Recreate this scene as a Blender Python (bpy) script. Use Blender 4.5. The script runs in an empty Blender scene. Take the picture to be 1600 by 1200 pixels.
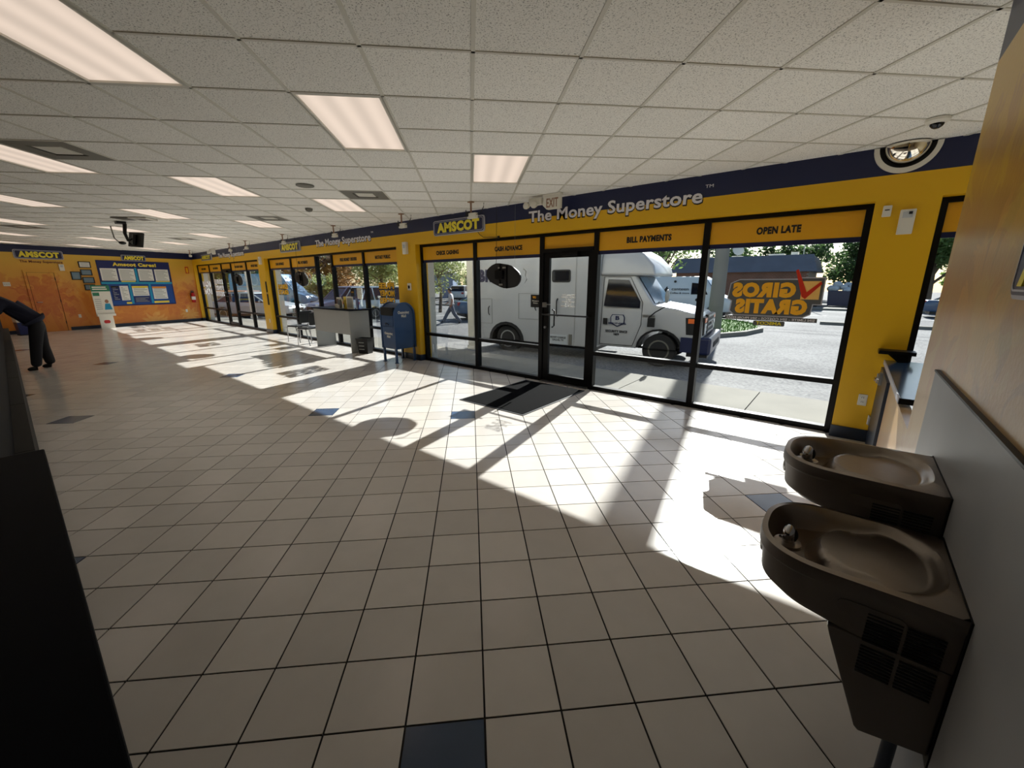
import bpy, bmesh, math, random
from mathutils import Vector, Matrix
random.seed(7)
S = bpy.context.scene
COL = S.collection
PI = math.pi
R = math.radians
# ------------------------------------------------------------------ camera
H = 1.65464; ZC = 2.8896
cam = bpy.data.cameras.new('camera'); co = bpy.data.objects.new('camera', cam); COL.objects.link(co)
cam.sensor_width = 36; cam.lens = 635.99 * 36 / 1600; cam.clip_start = 0.02; cam.clip_end = 500
rt = Vector((0.774539, 0.632526, -0.000771)); dn = Vector((0.152015, -0.187327, -0.970464)); fw = Vector((-0.613988, 0.751545, -0.241246))
m = Matrix((rt, -dn, -fw)).transposed().to_4x4(); m.translation = Vector((0, 0, H)); co.matrix_world = m
S.camera = co
# ------------------------------------------------------------------ light and exposure
S.view_settings.view_transform = 'Standard'; S.view_settings.look = 'None'
S.view_settings.gamma = 1; S.view_settings.use_curve_mapping = False
S.view_settings.exposure = 0.86
S.cycles.diffuse_bounces = 8
SUN_E = 6.8; SKY = 0.09; EL = R(31)
w = bpy.data.worlds.new('sky'); S.world = w; w.use_nodes = True
nt = w.node_tree; nt.nodes.clear()
sky = nt.nodes.new('ShaderNodeTexSky'); sky.sky_type = 'NISHITA'; sky.sun_disc = False
sky.sun_elevation = EL; sky.sun_rotation = R(-11.5); sky.air_density = 1.0; sky.dust_density = 0.6; sky.ozone_density = 1.5
bg = nt.nodes.new('ShaderNodeBackground'); bg.inputs[1].default_value = SKY
ow = nt.nodes.new('ShaderNodeOutputWorld')
nt.links.new(sky.outputs[0], bg.inputs[0]); nt.links.new(bg.outputs[0], ow.inputs[0])
sl = bpy.data.lights.new('sun', 'SUN'); sl.energy = SUN_E; sl.angle = R(0.6); sl.color = (1, .975, .93)
so = bpy.data.objects.new('sun', sl); COL.objects.link(so)
sd = Vector((-0.2, 0.98, 0)).normalized() * math.cos(EL) + Vector((0, 0, math.sin(EL)))
so.rotation_euler = sd.to_track_quat('Z', 'Y').to_euler(); so.location = (0, 30, 30)

# ------------------------------------------------------------------ materials
def lin(c):
    return tuple(((v / 255) / 12.92 if v / 255 <= .04045 else ((v / 255 + .055) / 1.055) ** 2.4) for v in c) + (1,)
def mat(name, rgb, rough=.6, metal=0, emit=0, spec=.5, bump=0, bscale=80, vary=0, vscale=6, coat=0):
    m = bpy.data.materials.new(name); m.use_nodes = True; n = m.node_tree; b = n.nodes['Principled BSDF']
    c = lin(rgb)
    b.inputs['Base Color'].default_value = c; b.inputs['Roughness'].default_value = rough
    b.inputs['Metallic'].default_value = metal; b.inputs['Specular IOR Level'].default_value = spec
    b.inputs['Coat Weight'].default_value = coat
    if emit: b.inputs['Emission Color'].default_value = c; b.inputs['Emission Strength'].default_value = emit
    if vary or bump:
        tc = n.nodes.new('ShaderNodeTexCoord')
    if vary:
        nz = n.nodes.new('ShaderNodeTexNoise'); nz.inputs['Scale'].default_value = vscale; nz.inputs['Detail'].default_value = 4
        mp = n.nodes.new('ShaderNodeMapRange'); mp.inputs[3].default_value = 1 - vary; mp.inputs[4].default_value = 1 + vary * .6
        mp.inputs[1].default_value = .3; mp.inputs[2].default_value = .7
        mx = n.nodes.new('ShaderNodeMix'); mx.data_type = 'RGBA'; mx.blend_type = 'MULTIPLY'; mx.inputs[0].default_value = 1
        mx.inputs[6].default_value = c
        n.links.new(tc.outputs['Object'], nz.inputs[0]); n.links.new(nz.outputs[0], mp.inputs[0]); n.links.new(mp.outputs[0], mx.inputs[7]); n.links.new(mx.outputs[2], b.inputs['Base Color'])
    if bump:
        nb = n.nodes.new('ShaderNodeTexNoise'); nb.inputs['Scale'].default_value = bscale; nb.inputs['Detail'].default_value = 3
        bp = n.nodes.new('ShaderNodeBump'); bp.inputs['Strength'].default_value = bump; bp.inputs['Distance'].default_value = .01
        n.links.new(tc.outputs['Object'], nb.inputs[0]); n.links.new(nb.outputs[0], bp.inputs['Height']); n.links.new(bp.outputs[0], b.inputs['Normal'])
    return m
def glassmat(name, tint=(.93, .95, .95), refl=.3):
    m = bpy.data.materials.new(name); m.use_nodes = True; n = m.node_tree; n.nodes.clear()
    t = n.nodes.new('ShaderNodeBsdfTransparent'); t.inputs[0].default_value = (*tint, 1)
    g = n.nodes.new('ShaderNodeBsdfGlossy'); g.inputs['Roughness'].default_value = .01
    f = n.nodes.new('ShaderNodeFresnel'); f.inputs[0].default_value = 1.45
    mu = n.nodes.new('ShaderNodeMath'); mu.operation = 'MULTIPLY'; mu.inputs[1].default_value = refl
    mx = n.nodes.new('ShaderNodeMixShader'); o = n.nodes.new('ShaderNodeOutputMaterial')
    n.links.new(f.outputs[0], mu.inputs[0]); n.links.new(mu.outputs[0], mx.inputs[0]); n.links.new(t.outputs[0], mx.inputs[1]); n.links.new(g.outputs[0], mx.inputs[2]); n.links.new(mx.outputs[0], o.inputs[0])
    return m
M = {}
M['yellow'] = mat('yellow_paint', (224, 174, 10), .45, bump=.05, bscale=300)
M['paintc'] = mat('cream_paint', (226, 216, 188), .7)
M['band'] = mat('navy_paint', (14, 25, 66), .4)
M['transom'] = mat('amber_film', (226, 166, 20), .4)
M['black'] = mat('black_aluminium', (9, 8, 9), .4, spec=.2)
M['blackp'] = mat('black_plastic', (16, 16, 18), .5)
M['txt'] = mat('black_print', (14, 12, 14), .5)
M['white'] = mat('white_plastic', (222, 219, 208), .45)
M['lettering'] = mat('white_lettering', (226, 224, 230), .4)
M['base'] = mat('navy_vinyl_base', (24, 36, 56), .35)
M['glass'] = glassmat('window_glass')
M['stucco'] = mat('white_stucco', (216, 212, 200), .8, bump=.3, bscale=120)
M['bronze'] = mat('bronze_steel', (146, 136, 127), .3, .92, bump=.02, bscale=30, vary=.10, vscale=9)
M['bronzed'] = mat('bronze_panel', (102, 96, 92), .45, .5)
M['chrome'] = mat('chrome', (205, 205, 210), .12, 1)
M['steel'] = mat('brushed_steel', (165, 165, 165), .3, .9)
M['hole'] = mat('dark_opening', (4, 4, 5), .8)
M['cooler'] = mat('mail_blue', (38, 70, 112), .35, vary=.12, vscale=5)
M['greylam'] = mat('grey_laminate', (150, 152, 150), .38)
M['greywain'] = mat('grey_wainscot', (158, 160, 164), .5, bump=.04, bscale=6, vary=.06, vscale=3)
M['darktop'] = mat('navy_countertop', (7, 11, 19), .6, spec=.05)
M['counterface'] = mat('dark_laminate', (44, 43, 42), .6, spec=.15)
M['bluetop'] = mat('blue_countertop', (52, 76, 106), .16)
M['greyfloor'] = mat('grout', (30, 27, 27), .9)
M['chrometube'] = mat('chair_chrome', (170, 170, 172), .2, 1)
M['navycloth'] = mat('navy_cloth', (20, 24, 46), .9)
M['blackcloth'] = mat('dark_trousers', (24, 24, 30), .85)
M['skin'] = mat('skin', (150, 104, 80), .55)
M['hair'] = mat('black_hair', (20, 16, 14), .6)
M['shoe'] = mat('black_shoe', (14, 13, 13), .35)
M['red'] = mat('red_enamel', (176, 22, 20), .3)
M['orange'] = mat('orange_vinyl', (246, 180, 40), .4)
M['decalgrey'] = mat('decal_backing', (84, 86, 88), .5)
M['yellowtxt'] = mat('yellow_letters', (240, 222, 60), .4)
M['signblue'] = mat('sign_navy', (18, 24, 66), .35)
M['silver'] = mat('sign_edge', (176, 178, 190), .35)
M['paper'] = mat('paper', (224, 224, 218), .7)
M['posterblue'] = mat('poster_blue', (16, 66, 140), .35)
M['posternavy'] = mat('poster_navy', (20, 34, 92), .35)
M['teal'] = mat('poster_teal', (20, 140, 180), .4)
M['posteryel'] = mat('poster_yellow', (232, 208, 70), .4)
M['ventgrey'] = mat('vent_grey', (108, 106, 98), .6)
M['tbar'] = mat('grid_bar', (208, 206, 196), .5)
M['carpet'] = mat('doormat_carpet', (13, 13, 14), 1.0, bump=.5, bscale=300, spec=.05)
M['doororange'] = mat('door_stile', (178, 92, 30), .5)
M['green'] = mat('print_green', (40, 120, 90), .5)

def newmat(name):
    m = bpy.data.materials.new(name); m.use_nodes = True
    return m, m.node_tree, m.node_tree.nodes['Principled BSDF']
# floor tile: colour jitter from the cell the tile sits in
def tilemat(name, rgb, rough):
    m, n, b = newmat(name)
    geo = n.nodes.new('ShaderNodeNewGeometry')
    rot = n.nodes.new('ShaderNodeVectorRotate'); rot.rotation_type = 'Z_AXIS'; rot.inputs['Angle'].default_value = -R(45)
    sc = n.nodes.new('ShaderNodeVectorMath'); sc.operation = 'SCALE'; sc.inputs['Scale'].default_value = 1 / .3048
    ad = n.nodes.new('ShaderNodeVectorMath'); ad.operation = 'ADD'; ad.inputs[1].default_value = (-.0443 + 100, -4.0549 + 100, .5)
    fl = n.nodes.new('ShaderNodeVectorMath'); fl.operation = 'FLOOR'
    wn = n.nodes.new('ShaderNodeTexWhiteNoise')
    n1 = n.nodes.new('ShaderNodeTexNoise'); n1.inputs['Scale'].default_value = 9; n1.inputs['Detail'].default_value = 6
    n2 = n.nodes.new('ShaderNodeTexNoise'); n2.inputs['Scale'].default_value = 1.3; n2.inputs['Detail'].default_value = 5
    L = n.links.new
    L(geo.outputs['Position'], rot.inputs['Vector']); L(rot.outputs[0], sc.inputs[0]); L(sc.outputs[0], ad.inputs[0]); L(ad.outputs[0], fl.inputs[0]); L(fl.outputs[0], wn.inputs['Vector'])
    L(geo.outputs['Position'], n1.inputs['Vector']); L(geo.outputs['Position'], n2.inputs['Vector'])
    m1 = n.nodes.new('ShaderNodeMapRange'); m1.inputs[3].default_value = .9; m1.inputs[4].default_value = 1.06; L(wn.outputs[0], m1.inputs[0])
    m2 = n.nodes.new('ShaderNodeMapRange'); m2.inputs[1].default_value = .3; m2.inputs[2].default_value = .7; m2.inputs[3].default_value = .98; m2.inputs[4].default_value = 1.02; L(n1.outputs[0], m2.inputs[0])
    mu = n.nodes.new('ShaderNodeMath'); mu.operation = 'MULTIPLY'; L(m1.outputs[0], mu.inputs[0]); L(m2.outputs[0], mu.inputs[1])
    mx = n.nodes.new('ShaderNodeMix'); mx.data_type = 'RGBA'; mx.blend_type = 'MULTIPLY'; mx.inputs[0].default_value = 1; mx.inputs[6].default_value = lin(rgb)
    L(mu.outputs[0], mx.inputs[7]); L(mx.outputs[2], b.inputs['Base Color'])
    r = n.nodes.new('ShaderNodeMapRange'); r.inputs[1].default_value = .3; r.inputs[2].default_value = .75; r.inputs[3].default_value = rough - .03; r.inputs[4].default_value = rough + .04; L(n2.outputs[0], r.inputs[0]); L(r.outputs[0], b.inputs['Roughness'])
    n3 = n.nodes.new('ShaderNodeTexNoise'); n3.inputs['Scale'].default_value = 5; L(geo.outputs['Position'], n3.inputs['Vector'])
    bp = n.nodes.new('ShaderNodeBump'); bp.inputs['Strength'].default_value = .04; bp.inputs['Distance'].default_value = .01; L(n3.outputs[0], bp.inputs['Height']); L(bp.outputs[0], b.inputs['Normal'])
    b.inputs['Specular IOR Level'].default_value = .4
    return m
M['tile'] = tilemat('beige_tile', (208, 202, 195), .19)
M['tileblue'] = tilemat('slate_blue_tile', (60, 78, 104), .17)
# acoustic ceiling tile with wormy fissures
def ceilmat():
    m, n, b = newmat('fissured_ceiling_tile')
    geo = n.nodes.new('ShaderNodeNewGeometry'); L = n.links.new
    nz = n.nodes.new('ShaderNodeTexNoise'); nz.inputs['Scale'].default_value = 125; nz.inputs['Detail'].default_value = 2; nz.inputs['Distortion'].default_value = .8
    L(geo.outputs['Position'], nz.inputs['Vector'])
    cr = n.nodes.new('ShaderNodeMapRange'); cr.inputs[1].default_value = .36; cr.inputs[2].default_value = .43; cr.inputs[3].default_value = .45; cr.inputs[4].default_value = 1; L(nz.outputs[0], cr.inputs[0])
    oi = n.nodes.new('ShaderNodeObjectInfo'); mr = n.nodes.new('ShaderNodeMapRange'); mr.inputs[3].default_value = .95; mr.inputs[4].default_value = 1.03; L(oi.outputs['Random'], mr.inputs[0])
    mu = n.nodes.new('ShaderNodeMath'); mu.operation = 'MULTIPLY'; L(cr.outputs[0], mu.inputs[0]); L(mr.outputs[0], mu.inputs[1])
    mx = n.nodes.new('ShaderNodeMix'); mx.data_type = 'RGBA'; mx.blend_type = 'MULTIPLY'; mx.inputs[0].default_value = 1; mx.inputs[6].default_value = lin((244, 243, 238))
    L(mu.outputs[0], mx.inputs[7]); L(mx.outputs[2], b.inputs['Base Color']); b.inputs['Roughness'].default_value = .95
    bp = n.nodes.new('ShaderNodeBump'); bp.inputs['Strength'].default_value = .5; bp.inputs['Distance'].default_value = .004; L(cr.outputs[0], bp.inputs['Height']); L(bp.outputs[0], b.inputs['Normal'])
    return m
M['ceil'] = ceilmat()
# light diffuser: faint tubes behind a ribbed lens
def diffmat():
    m, n, b = newmat('light_diffuser'); L = n.links.new
    tc = n.nodes.new('ShaderNodeTexCoord'); sx = n.nodes.new('ShaderNodeSeparateXYZ'); L(tc.outputs['Object'], sx.inputs[0])
    w1 = n.nodes.new('ShaderNodeMath'); w1.operation = 'MULTIPLY'; w1.inputs[1].default_value = 34; L(sx.outputs[0], w1.inputs[0])
    cs = n.nodes.new('ShaderNodeMath'); cs.operation = 'COSINE'; L(w1.outputs[0], cs.inputs[0])
    mr = n.nodes.new('ShaderNodeMapRange'); mr.inputs[1].default_value = -1; mr.inputs[2].default_value = 1; mr.inputs[3].default_value = .34; mr.inputs[4].default_value = .43; L(cs.outputs[0], mr.inputs[0])
    b.inputs['Base Color'].default_value = (.2, .18, .17, 1); b.inputs['Roughness'].default_value = .5
    b.inputs['Emission Color'].default_value = lin((255, 233, 214)); L(mr.outputs[0], b.inputs['Emission Strength'])
    return m
M['diff'] = diffmat()
# painted palm mural: warm wash with palm crowns
def palmgroup():
    g = bpy.data.node_groups.new('palm_crown', 'ShaderNodeTree')
    g.interface.new_socket('Vector', in_out='INPUT', socket_type='NodeSocketVector')
    for nm in ('CX', 'CZ', 'Radius', 'Phase'): g.interface.new_socket(nm, in_out='INPUT', socket_type='NodeSocketFloat')
    g.interface.new_socket('Mask', in_out='OUTPUT', socket_type='NodeSocketFloat')
    N = g.nodes; L = g.links.new
    gi = N.new('NodeGroupInput'); go = N.new('NodeGroupOutput')
    def mth(op, a, b=None, c=None):
        x = N.new('ShaderNodeMath'); x.operation = op
        for i, v in enumerate((a, b, c)):
            if v is None: continue
            if isinstance(v, (int, float)): x.inputs[i].default_value = v
            else: L(v, x.inputs[i])
        return x.outputs[0]
    sp = N.new('ShaderNodeSeparateXYZ'); L(gi.outputs[0], sp.inputs[0])
    dx = mth('SUBTRACT', sp.outputs[0], gi.outputs[1]); dz = mth('SUBTRACT', sp.outputs[2], gi.outputs[2])
    nz = N.new('ShaderNodeTexNoise'); nz.inputs['Scale'].default_value = 3.2; L(gi.outputs[0], nz.inputs['Vector'])
    r = mth('SQRT', mth('ADD', mth('MULTIPLY', dx, dx), mth('MULTIPLY', dz, dz)))
    droop = mth('ADD', dz, mth('MULTIPLY', mth('MULTIPLY', r, r), .35))
    a = mth('ARCTAN2', droop, dx)
    a = mth('ADD', mth('ADD', a, gi.outputs[4]), mth('MULTIPLY', nz.outputs[0], 1.2))
    f = mth('ABSOLUTE', mth('SINE', mth('MULTIPLY', a, 5)))
    f2 = mth('ABSOLUTE', mth('SINE', mth('ADD', mth('MULTIPLY', a, 31), mth('MULTIPLY', r, 14))))
    edge = mth('MULTIPLY', gi.outputs[3], mth('ADD', .35, mth('MULTIPLY', mth('ADD', mth('MULTIPLY', f, .8), mth('MULTIPLY', f2, .2)), .65)))
    t = mth('DIVIDE', mth('SUBTRACT', edge, r), gi.outputs[3])
    mr = N.new('ShaderNodeMapRange'); mr.inputs[1].default_value = 0; mr.inputs[2].default_value = .12; L(t, mr.inputs[0])
    # trunk leaning down from the crown
    tx = mth('SUBTRACT', dx, mth('MULTIPLY', mth('MULTIPLY', dz, dz), .12))
    tw = mth('SUBTRACT', .07, mth('ABSOLUTE', tx))
    mt = N.new('ShaderNodeMapRange'); mt.inputs[1].default_value = 0; mt.inputs[2].default_value = .02; L(tw, mt.inputs[0])
    below = mth('LESS_THAN', dz, 0)
    tr = mth('MULTIPLY', mth('MULTIPLY', mt.outputs[0], below), .5)
    L(mth('MAXIMUM', mr.outputs[0], tr), go.inputs[0])
    return g
PG = palmgroup()
def mural(name, palms, top=(214, 172, 62), mid=(214, 142, 52), low=(204, 128, 48), palm=(186, 88, 36), rough=.4, st3=(.1, .5, .95)):
    m, n, b = newmat(name); L = n.links.new
    tc = n.nodes.new('ShaderNodeTexCoord'); sx = n.nodes.new('ShaderNodeSeparateXYZ'); L(tc.outputs['Object'], sx.inputs[0])
    nz = n.nodes.new('ShaderNodeTexNoise'); nz.inputs['Scale'].default_value = .9; nz.inputs['Detail'].default_value = 6; L(tc.outputs['Object'], nz.inputs['Vector'])
    a = n.nodes.new('ShaderNodeMath'); a.operation = 'MULTIPLY_ADD'; a.inputs[1].default_value = .9; L(nz.outputs[0], a.inputs[0]); L(sx.outputs[2], a.inputs[2])
    mr = n.nodes.new('ShaderNodeMapRange'); mr.inputs[1].default_value = .4; mr.inputs[2].default_value = 3.2; L(a.outputs[0], mr.inputs[0])
    cr = n.nodes.new('ShaderNodeValToRGB'); e = cr.color_ramp.elements; e[0].color = lin(low); e[1].color = lin(top); x = e.new(.5); x.color = lin(mid); e[1].position = .62 if False else .5
    e = sorted(cr.color_ramp.elements, key=lambda q: q.position)
    for k_ in (2, 1, 0): cr.color_ramp.elements[k_].position = st3[k_]
    L(mr.outputs[0], cr.inputs[0])
    cur = cr.outputs[0]
    n2 = n.nodes.new('ShaderNodeTexNoise'); n2.inputs['Scale'].default_value = 5; n2.inputs['Detail'].default_value = 8; n2.inputs['Distortion'].default_value = 1; L(tc.outputs['Object'], n2.inputs['Vector'])
    for i, (cx, cz, rad, ph, st) in enumerate(palms):
        g = n.nodes.new('ShaderNodeGroup'); g.node_tree = PG; L(tc.outputs['Object'], g.inputs[0])
        g.inputs[1].default_value = cx; g.inputs[2].default_value = cz; g.inputs[3].default_value = rad; g.inputs[4].default_value = ph
        mm = n.nodes.new('ShaderNodeMath'); mm.operation = 'MULTIPLY'; mm.inputs[1].default_value = abs(st); L(g.outputs[0], mm.inputs[0])
        m3 = n.nodes.new('ShaderNodeMapRange'); m3.inputs[1].default_value = .3; m3.inputs[2].default_value = .7; m3.inputs[3].default_value = .5; m3.inputs[4].default_value = 1.1; L(n2.outputs[0], m3.inputs[0])
        m4 = n.nodes.new('ShaderNodeMath'); m4.operation = 'MULTIPLY'; m4.use_clamp = True; L(mm.outputs[0], m4.inputs[0]); L(m3.outputs[0], m4.inputs[1])
        mx = n.nodes.new('ShaderNodeMix'); mx.data_type = 'RGBA'; L(m4.outputs[0], mx.inputs[0]); L(cur, mx.inputs[6]); mx.inputs[7].default_value = lin(palm if st > 0 else (222, 176, 92)); cur = mx.outputs[2]
    L(cur, b.inputs['Base Color']); b.inputs['Roughness'].default_value = rough
    nb = n.nodes.new('ShaderNodeTexNoise'); nb.inputs['Scale'].default_value = 40; L(tc.outputs['Object'], nb.inputs['Vector'])
    bp = n.nodes.new('ShaderNodeBump'); bp.inputs['Strength'].default_value = .08; bp.inputs['Distance'].default_value = .01; L(nb.outputs[0], bp.inputs['Height']); L(bp.outputs[0], b.inputs['Normal'])
    return m
M['muralfar'] = mural('palm_mural_far', [(-4.85, 1.2, .95, .3, .75), (-1.2, 1.0, .8, 1.0, .5), (-.15, 1.1, .9, .1, .55), (-3.9, .75, .7, .6, .35), (-2.6, .35, .7, .2, .4), (-1.9, .1, .5, 2, -.5), (-5.9, 1.3, .9, 1.4, .4), (-4.1, 1.75, .6, .5, -.35), (-.6, .3, .4, 1.2, -.6)])
M['muralside'] = mural('palm_mural_side', [(-2.65, 1.75, .75, .3, .55), (-2.2, 1.5, .5, 1.2, -.35), (-3.0, .55, .5, .6, .3), (-1.2, 1.5, 1.0, .2, .4), (-1.75, 1.1, .6, .9, -.3)], top=(200, 160, 44), mid=(176, 152, 98), low=(196, 158, 120), palm=(168, 112, 74), rough=.3, st3=(.1, .62, .80))

# ------------------------------------------------------------------ mesh helpers
class MB:
    def __init__(s): s.v = []; s.f = []
    def quad(s, pts): i = len(s.v); s.v += [tuple(p) for p in pts]; s.f.append(tuple(range(i, i + len(pts)))); return s
    def box(s, x0, x1, y0, y1, z0, z1):
        i = len(s.v)
        s.v += [(x, y, z) for z in (z0, z1) for y in (y0, y1) for x in (x0, x1)]
        for f in ((0, 2, 3, 1), (4, 5, 7, 6), (0, 1, 5, 4), (2, 6, 7, 3), (0, 4, 6, 2), (1, 3, 7, 5)): s.f.append(tuple(i + k for k in f))
        return s
    def cbox(s, c, d, rot=None):
        t = MB().box(-d[0] / 2, d[0] / 2, -d[1] / 2, d[1] / 2, -d[2] / 2, d[2] / 2)
        mt = Matrix.Translation(c) @ (rot.to_4x4() if rot else Matrix.Identity(4)); return s.add(t, mt)
    def add(s, o, mt=None):
        i = len(s.v); s.v += [tuple(mt @ Vector(p)) if mt else tuple(p) for p in o.v]; s.f += [tuple(i + k for k in f) for f in o.f]; return s
    def prism(s, poly, a, b, axis='y'):
        # poly of 2-D points extruded between a and b along axis
        def P(u, v, t): return {'y': (u, t, v), 'x': (t, u, v), 'z': (u, v, t)}[axis]
        n = len(poly); i = len(s.v)
        s.v += [P(u, v, a) for u, v in poly] + [P(u, v, b) for u, v in poly]
        s.f.append(tuple(i + k for k in range(n))[::-1]); s.f.append(tuple(i + n + k for k in range(n)))
        for k in range(n): s.f.append((i + k, i + (k + 1) % n, i + n + (k + 1) % n, i + n + k))
        return s
    def ring(s, outer, inner, a, b, axis='y'):
        def P(u, v, t): return {'y': (u, t, v), 'x': (t, u, v), 'z': (u, v, t)}[axis]
        n = len(outer); i = len(s.v)
        for t in (a, b):
            s.v += [P(u, v, t) for u, v in outer] + [P(u, v, t) for u, v in inner]
        for k in range(n):
            j = (k + 1) % n; o = i; p = i + n; q = i + 2 * n; r = i + 3 * n
            s.f += [(o + k, o + j, p + j, p + k), (q + k, r + k, r + j, q + j), (o + k, q + k, q + j, o + j), (p + k, p + j, r + j, r + k)]
        return s
    def tube(s, pts, r, n=8, closed=False):
        pts = [Vector(p) for p in pts]; rs = r if isinstance(r, (list, tuple)) else [r] * len(pts)
        i0 = len(s.v); k = len(pts)
        for i, p in enumerate(pts):
            if closed: d = pts[(i + 1) % k] - pts[i - 1]
            else: d = (pts[min(i + 1, k - 1)] - pts[max(i - 1, 0)])
            d.normalize(); up = Vector((0, 0, 1)) if abs(d.z) < .95 else Vector((1, 0, 0))
            a = d.cross(up).normalized(); b = a.cross(d).normalized()
            for j in range(n):
                t = 2 * PI * j / n; s.v.append(tuple(p + (a * math.cos(t) + b * math.sin(t)) * rs[i]))
        for i in range(k if closed else k - 1):
            for j in range(n):
                q = (i + 1) % k
                s.f.append((i0 + i * n + j, i0 + i * n + (j + 1) % n, i0 + q * n + (j + 1) % n, i0 + q * n + j))
        if not closed:
            s.f.append(tuple(i0 + j for j in range(n))[::-1]); s.f.append(tuple(i0 + (k - 1) * n + j for j in range(n)))
        return s
    def lathe(s, prof, n=24, c=(0, 0, 0), axis='z'):
        i0 = len(s.v)
        for r, z in prof:
            for j in range(n):
                t = 2 * PI * j / n; x, y = r * math.cos(t), r * math.sin(t)
                p = {'z': (x, y, z), 'y': (x, z, y), 'x': (z, x, y)}[axis]
                s.v.append((p[0] + c[0], p[1] + c[1], p[2] + c[2]))
        for i in range(len(prof) - 1):
            for j in range(n): s.f.append((i0 + i * n + j, i0 + i * n + (j + 1) % n, i0 + (i + 1) * n + (j + 1) % n, i0 + (i + 1) * n + j))
        s.f.append(tuple(i0 + j for j in range(n))[::-1]); s.f.append(tuple(i0 + (len(prof) - 1) * n + j for j in range(n)))
        return s
    def sphere(s, c, r, n=12, k=8, sc=(1, 1, 1)):
        return s.add(MB().lathe([(max(1e-4, r * math.sin(PI * i / k)), -r * math.cos(PI * i / k)) for i in range(k + 1)], n), Matrix.Translation(c) @ Matrix.Diagonal((*sc, 1)))
    def build(s, name, m, parent=None, smooth=False, bevel=0, bseg=2, kind=None, label=None):
        me = bpy.data.meshes.new(name); me.from_pydata(s.v, [], s.f)
        bm = bmesh.new(); bm.from_mesh(me); bmesh.ops.recalc_face_normals(bm, faces=bm.faces)
        if bevel: bmesh.ops.bevel(bm, geom=[e for e in bm.edges if e.calc_face_angle(0) > .5], offset=bevel, segments=bseg, affect='EDGES', profile=.5)
        bm.to_mesh(me); bm.free()
        if smooth:
            for p in me.polygons: p.use_smooth = True
            me.set_sharp_from_angle(angle=R(38))
        for mm in (m if isinstance(m, (list, tuple)) else [m]): me.materials.append(mm)
        o = bpy.data.objects.new(name, me); COL.objects.link(o); o.parent = parent
        if kind: o['kind'] = kind
        if label: o['label'] = label
        return o
def tag(o, label, cat, group=None):
    o['label'] = label; o['category'] = cat
    if group: o['group'] = group
    return o
def thing(name, label, cat, loc=(0, 0, 0), rz=0, group=None):
    o = bpy.data.objects.new(name, None); COL.objects.link(o); o.location = loc; o.rotation_euler = (0, 0, rz); o.empty_display_size = .1
    return tag(o, label, cat, group)
def struct(name, loc=(0, 0, 0), rz=0, label=None):
    o = bpy.data.objects.new(name, None); COL.objects.link(o); o.location = loc; o.rotation_euler = (0, 0, rz); o['kind'] = 'structure'
    if label: o['label'] = label
    return o
def dup(root, loc=None, rz=None, label=None):
    r = root.copy(); COL.objects.link(r)
    if loc is not None: r.location = loc
    if rz is not None: r.rotation_euler = (0, 0, rz)
    if label: r['label'] = label
    for ch in list(root.children):
        c = ch.copy(); COL.objects.link(c); c.parent = r
        for g in list(ch.children):
            d = g.copy(); COL.objects.link(d); d.parent = c
    return r
def rrect(x0, x1, z0, z1, r, n=5):
    out = []
    for cx, cz, a in ((x1 - r, z1 - r, 0), (x0 + r, z1 - r, 90), (x0 + r, z0 + r, 180), (x1 - r, z0 + r, 270)):
        for i in range(n + 1):
            t = R(a + 90 * i / n); out.append((cx + r * math.cos(t), cz + r * math.sin(t)))
    return out
def text(s, x0, x1, z, hgt, y, m, parent, name='lettering', bold=0, mirror=False, ext=.002, shear=0, sp=1.0, label=None, rise=0, back=False):
    """flat lettering in the local x-z plane, read from -y; stretched to fit x0..x1, cap height hgt, baseline z"""
    cu = bpy.data.curves.new(name, 'FONT'); cu.body = s; cu.size = 1; cu.extrude = .004 if ext else 0; cu.offset = bold; cu.shear = shear; cu.space_character = sp * (1 + bold * 1.7); cu.resolution_u = 3; cu.space_line = .95; cu.align_x = 'CENTER'
    o = bpy.data.objects.new(name, cu); COL.objects.link(o)
    bpy.context.view_layer.update()
    me = bpy.data.meshes.new_from_object(o.evaluated_get(bpy.context.evaluated_depsgraph_get()))
    bpy.data.objects.remove(o); bpy.data.curves.remove(cu)
    xs = [v.co.x for v in me.vertices]; a, b = min(xs), max(xs)
    kx = (x1 - x0) / (b - a); kz = hgt / .70
    for v in me.vertices:
        x, zz, d = v.co
        px = x0 + (x - a) * kx
        if mirror or back: px = x1 - (x - a) * kx
        v.co = (px, y - d / .004 * ext, z + zz * kz + rise * (px - x0))
    me.materials.clear(); me.materials.append(m); me.name = name
    ob = bpy.data.objects.new(name, me); COL.objects.link(ob); ob.parent = parent
    if label: ob['label'] = label
    return ob
def clip(poly, a, b):
    """keep the part of poly left of the directed line a->b"""
    out = []
    n = len(poly)
    for i in range(n):
        p, q = poly[i], poly[(i + 1) % n]
        dp = (b[0] - a[0]) * (p[1] - a[1]) - (b[1] - a[1]) * (p[0] - a[0]); dq = (b[0] - a[0]) * (q[1] - a[1]) - (b[1] - a[1]) * (q[0] - a[0])
        if dp >= 0: out.append(p)
        if dp * dq < 0:
            t = dp / (dp - dq); out.append((p[0] + t * (q[0] - p[0]), p[1] + t * (q[1] - p[1])))
    return out
def area(p):
    return abs(sum(p[i][0] * p[(i + 1) % len(p)][1] - p[(i + 1) % len(p)][0] * p[i][1] for i in range(len(p)))) / 2
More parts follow.
